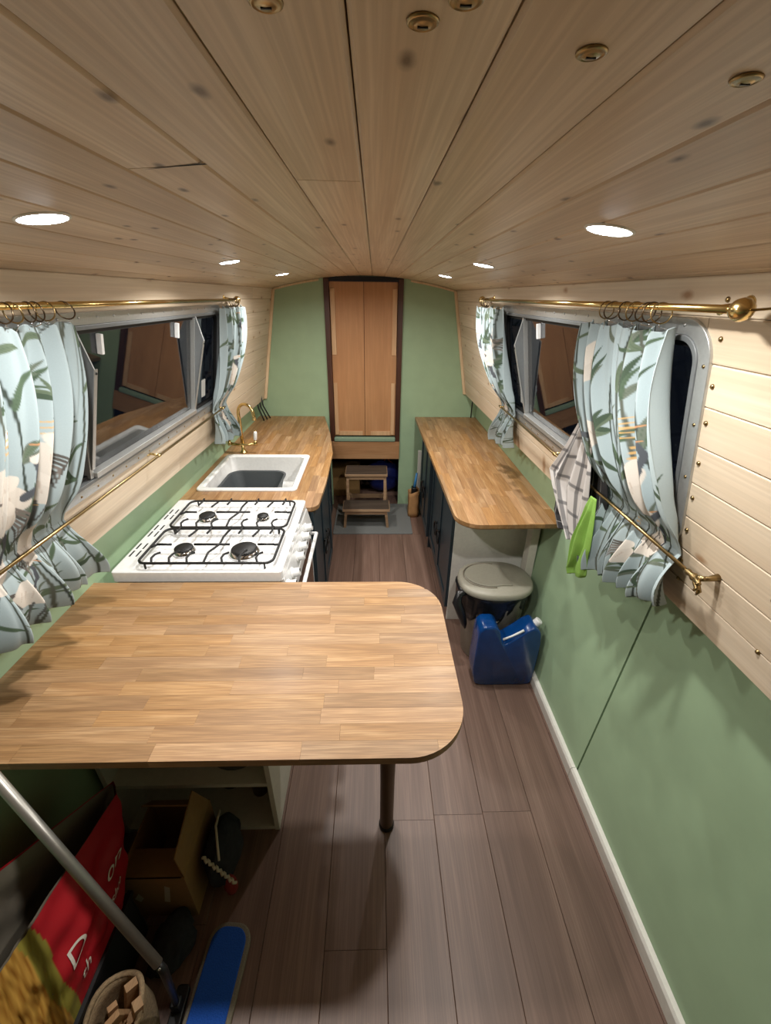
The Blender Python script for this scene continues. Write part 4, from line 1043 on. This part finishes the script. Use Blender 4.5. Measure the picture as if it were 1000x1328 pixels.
# ------------------------------------------------------------------ things under the table
# printed sack
SKB = thing('printed_sack', (-.83, .50, .241), 'open red and gold printed sack under the table against the green wall', 'sack')
bot = [Vector(p) for p in ((-.742,.25,.242), (-.738,.60,.242), (-.90,.62,.242), (-.92,.27,.242))]
topc = [Vector(p) for p in ((-.785,.25,.60), (-.772,.768,.51), (-.805,.81,.505), (-.915,.45,.66))]
def sack_F(s, t, inset=0.0):
    # s runs round the perimeter starting at the near corner; front panel takes s in 0..0.5
    kn = np.array([0, .5, .60, .9, 1.0])
    def per(C):
        A = np.array([list(C[0]), list(C[1]), list(C[2]), list(C[3]), list(C[0])])
        return np.stack([np.interp(s, kn, A[:, k]) for k in range(3)], -1)
    Bm, Tm = per(bot), per(topc)
    P = Bm*t[..., None]+Tm*(1-t)[..., None]
    cen = (Bm.mean((0,1)) if False else np.array([-.86, .48, 0]))
    d = P-cen; d[..., 2] = 0; d /= np.linalg.norm(d, axis=-1, keepdims=True)+1e-6
    bul = .022*np.sin(pi*np.clip(t, 0, 1))-inset
    wr = .004*np.sin(38*s+9*t)+.003*np.sin(70*s-13*t)+.004*np.sin(23*t+11*s)
    wr = wr+np.where(s < .19, .005*np.sin(150*s+9*t+2*np.sin(11*t))+.003*np.sin(330*s+20*t), 0)
    P = P+d*(bul+wr*np.sin(pi*np.clip(t*.9+.08, 0, 1)))[..., None]
    P[..., 2] = np.maximum(P[..., 2], .242); P[..., 0] = np.maximum(P[..., 0], -.972-.062*P[..., 2]+.006)
    return P
def sack_col(s, t):
    out = np.empty(s.shape+(3,)); L3 = lambda c: np.array(lin(c)[:3])
    out[:] = L3((176,24,36))
    rng_ = np.random.RandomState(4); st = .5+.2*sum(np.sin(rng_.uniform(120,520)*s+rng_.uniform(-25,25)*t+rng_.uniform(0,6)) for _ in range(6))/1.2; st = np.clip(st, 0, 1); gold = L3((150,98,30))*(1-st[..., None])+L3((216,168,78))*st[..., None]
    e = .205+.006*np.sin(9*t)+.03*(t-.5)
    ol = L3((150,140,58))
    mk = (s < e)[..., None]; out = np.where(mk, ol, out); out = np.where((s < e-.035)[..., None], gold, out)
    out = np.where((s > .93)[..., None], L3((120,82,30)), out)
    return out
cloth_obj('paper_shell', sack_F, 240, 120, sack_col, M_sack, SKB, .0)
li = cloth_obj('inner_liner', lambda s, t: sack_F(s, t, .007), 80, 40, lambda s, t: np.broadcast_to(np.array(lin((132,122,106))[:3]), s.shape+(3,)).copy(), M_liner, SKB, .0)
def sack_text(txt, s0, s1, tb, size_t):
    cu = bpy.data.curves.new('t', 'FONT'); cu.body = txt; cu.size = 1
    ob = bpy.data.objects.new('t', cu); COL.objects.link(ob)
    bpy.context.view_layer.update()
    me = bpy.data.meshes.new_from_object(ob.evaluated_get(bpy.context.evaluated_depsgraph_get())); bpy.data.objects.remove(ob)
    bm = bmesh.new(); bm.from_mesh(me)
    bmesh.ops.triangulate(bm, faces=bm.faces); bmesh.ops.subdivide_edges(bm, edges=[e for e in bm.edges if e.calc_length() > .2], cuts=2, use_grid_fill=False)
    co = np.array([list(v.co) for v in bm.verts]); wd = co[:, 0].max()-co[:, 0].min(); x0_ = co[:, 0].min()
    s = s0+(s1-s0)*(co[:, 0]-x0_)/wd; t = tb-co[:, 1]*size_t
    P = sack_F(s[None], t[None], -.0035)[0]
    for v, p in zip(bm.verts, P): v.co = p
    me2 = bpy.data.meshes.new('lettering'); bm.to_mesh(me2); bm.free(); me2.materials.append(M_lett)
    c = Vector(P.mean(0))
    for v in me2.vertices: v.co -= c
    link('lettering', me2, c, SKB)
sack_text('D', .225, .27, .56, .19); sack_text('on', .375, .452, .50, .17)
sack_text('th', .245, .285, .80, .15); sack_text('shoe', .385, .455, .70, .11)
CR = thing('storage_crate', (-.83, .44, 0), 'black plastic crate carrying the red printed sack', 'crate')
for q in (((-.925,.25,0),(-.735,.258,.24)), ((-.925,.627,0),(-.735,.635,.24)), ((-.925,.258,0),(-.917,.627,.24)), ((-.743,.258,0),(-.735,.627,.24))):
    MB().box(*q).build('side', M_rubber, CR, bevel=.002)
MB().box((-.917,.258,.004), (-.743,.627,.012)).build('base', M_rubber, CR)
MB().box((-.93,.245,.225), (-.917,.64,.241)).build('rim', M_rubber, CR); MB().box((-.743,.245,.225), (-.730,.64,.241)).build('rim', M_rubber, CR)
# cardboard box with open flaps
BX = thing('cardboard_box', (-.70, .76, 0), 'open cardboard box with taped front under the table', 'box')
x0, x1, y0, y1, h = -.79, -.585, .665, .895, .245
for q in (((x0,y0,0),(x1,y0+.004,h)), ((x0,y1-.004,0),(x1,y1,h)), ((x0,y0+.004,0),(x0+.004,y1-.004,h)), ((x1-.004,y0+.004,0),(x1,y1-.004,h)), ((x0+.004,y0+.004,.0),(x1-.004,y1-.004,.004))):
    MB().box(*q).build('panel', M_card, BX)
MB().hexa([(x1-.004,y0+.004,h),(x1,y0+.004,h),(x1,y1-.004,h),(x1-.004,y1-.004,h),(x1-.012,y0+.004,h+.105),(x1-.008,y0+.004,h+.105),(x1-.03,y1-.03,h+.105),(x1-.034,y1-.03,h+.105)]).build('flap', M_card, BX)
MB().hexa([(x0+.004,y1-.004,h),(x1-.01,y1-.004,h),(x1-.01,y1,h),(x0+.004,y1,h),(x0+.01,y1-.06,h+.07),(x1-.04,y1-.06,h+.07),(x1-.04,y1-.056,h+.072),(x0+.01,y1-.056,h+.072)]).build('flap', M_card, BX)
MB().hexa([(x0+.004,y0,h),(x1-.01,y0,h),(x1-.01,y0+.004,h),(x0+.004,y0+.004,h),(x0+.004,y0+.09,h-.03),(x1-.02,y0+.09,h-.03),(x1-.02,y0+.094,h-.027),(x0+.004,y0+.094,h-.027)]).build('flap', M_card, BX)
MB().add([(-.675,y0-.0006,.10),(-.658,y0-.0006,.095),(-.640,y0-.0006,.19),(-.655,y0-.0006,.20)], [(0,1,2,3)]).build('tape', M_tape, BX)
MB().add([(-.765,y0-.0006,.12),(-.75,y0-.0006,.10),(-.735,y0-.0006,.125),(-.745,y0-.0006,.155)], [(0,1,2,3)]).build('tape', M_tape, BX)
# dark cloth bag with cream braid
DB = thing('cloth_bag', (-.53, .78, 0), 'dark patterned cloth bag with cream braid beside the cardboard box', 'bag')
blob((-.525, .80, .12), (.052, .10, .12), 9, 24, 14, .16).build('body', M_fabd, DB, smooth=True)
MB().tube([(-.52+.06*t, .715-.004*sin(40*t), .20-.13*t+.004*cos(60*t)) for t in np.linspace(-.4, .9, 30)], .005, 6).build('braid', M_cord, DB, smooth=True)
MB().tube([(-.50, .72, .22), (-.51, .75, .25), (-.53, .80, .262), (-.54, .86, .24)], .004, 6).build('drawstring', M_cord, DB, smooth=True)
blob((-.487, .722, .06), (.022, .02, .055), 3, 14, 8).build('red_patch', M_redfab, DB, smooth=True)
# blue flat mop pad
MP = thing('mop_pad', (-.47, .52, 0), 'blue microfibre mop pad with grey rim lying on the floor', 'mop pad')
def rot2(poly, c, a): return [(c[0]+(x*cos(a)-y*sin(a)), c[1]+(x*sin(a)+y*cos(a))) for x, y in poly]
mc = (-.470, .475); an = radians(-4)
MB().prism(rot2(rrect(-.068,.068,-.165,.165,.05,6), mc, an), .0, .016).build('rim', M_rim, MP, bevel=.005)
MB().prism(rot2(rrect(-.055,.055,-.152,.152,.04,6), mc, an), .0162, .024).build('pad', M_blue, MP, bevel=.004)
# mop with metal pole leaning against the wall
MO = thing('floor_mop', (-.563, .45, 0), 'mop with grey metal pole and black jointed shaft leaning towards the wall', 'mop')
p0, p1 = Vector((-.492,.405,.488)), Vector((-.776,.547,.941)); d = (p0-p1).normalized(); p1 = p1-d*.12
pf_ = Vector((-.563, .455, .05))
MB().tube([p0, p1], .0112, 16).build('pole', M_poleal, MO, smooth=True)
MB().tube([p0-d*.004, p0+d*.02, pf_], [.009,.0095,.0085], 12).build('shaft', M_blackm, MO, smooth=True)
MB().lathe([(.003,0),(.003,.010),(.0001,.011)], p0+d*.006, (.4,-.8,.4), 10).build('pin', M_chrome, MO, smooth=True)
MB().prism(rrect(-.582,-.545,.37,.50,.01,4), .0, .022).build('head_plate', M_blackm, MO, bevel=.004)
MB().prism(rrect(-.577,-.549,.441,.469,.006,3), .022, .06).build('joint', M_blackm, MO, bevel=.004)
tag(blob((-.63,.585,.045), (.06,.075,.05), 31, 22, 12, .3).build('dark_garment', M_fabd, None, smooth=True), 'crumpled dark garment heaped before the cardboard box', 'clothing')
# jute log basket with kindling
JB = thing('jute_basket', (-.645, .39, 0), 'woven jute basket of kindling standing by the black crate', 'basket')
loops = [ell(-.660,.39,.066*q,.085*q,z,36,2.0) for z, q in ((0,.85),(.02,.95),(.09,1.05),(.17,1.0),(.215,.98))]
loops = [[(x, y, z+(.012*sin(3*k/36*2*pi) if z > .15 else 0)) for k, (x, y, z) in enumerate(L)] for L in loops]
jb = loft(MB(), loops, cap_first=True, cap_last=False).build('weave', M_jute, JB, smooth=True); q = jb.modifiers.new('s', 'SOLIDIFY'); q.thickness = .007
MB().tube([(x, y, z+.002) for x, y, z in loops[-1]], .007, 8, closed=True).build('rim', M_jute, JB, smooth=True)
rk = random.Random(12)
for k in range(7):
    a = rk.uniform(0, 6.28); c = Vector((-.660+.025*cos(a), .39+.035*sin(a), .09)); dr = Vector((rk.uniform(-.3,.3), rk.uniform(-.35,.35), 1)).normalized()
    e1 = dr.orthogonal().normalized(); e2 = dr.cross(e1); w_, v_ = rk.uniform(.010,.017), rk.uniform(.007,.012); l = rk.uniform(.10,.17)
    P = [c+e1*sx*w_+e2*sy*v_+dr*z for z in (0, l) for sx, sy in ((-1,-1),(1,-1),(1,1),(-1,1))]
    tag(MB().hexa(P).build('kindling_stick', M_kindl, None, bevel=.001), 'split kindling stick standing in the jute basket', 'firewood', 'kindling in the jute basket')
tag(blob((-.69,.27,.05), (.035,.03,.05), 15, 14, 9, .25).build('stone_lump', M_coal, None, smooth=False), 'dark grey lump of stone beside the jute basket', 'stone')
GB = tag(loft(MB(), [lp(-.968,-.932,.30,.56,.012,.0,3), lp(-.972,-.93,.29,.57,.014,.25,3), lp(-.975,-.94,.30,.56,.012,.48,3)], cap_first=True).build('fabric_tote', M_greyfab, None, smooth=True), 'grey fabric tote squeezed between the wall and the sack', 'bag')
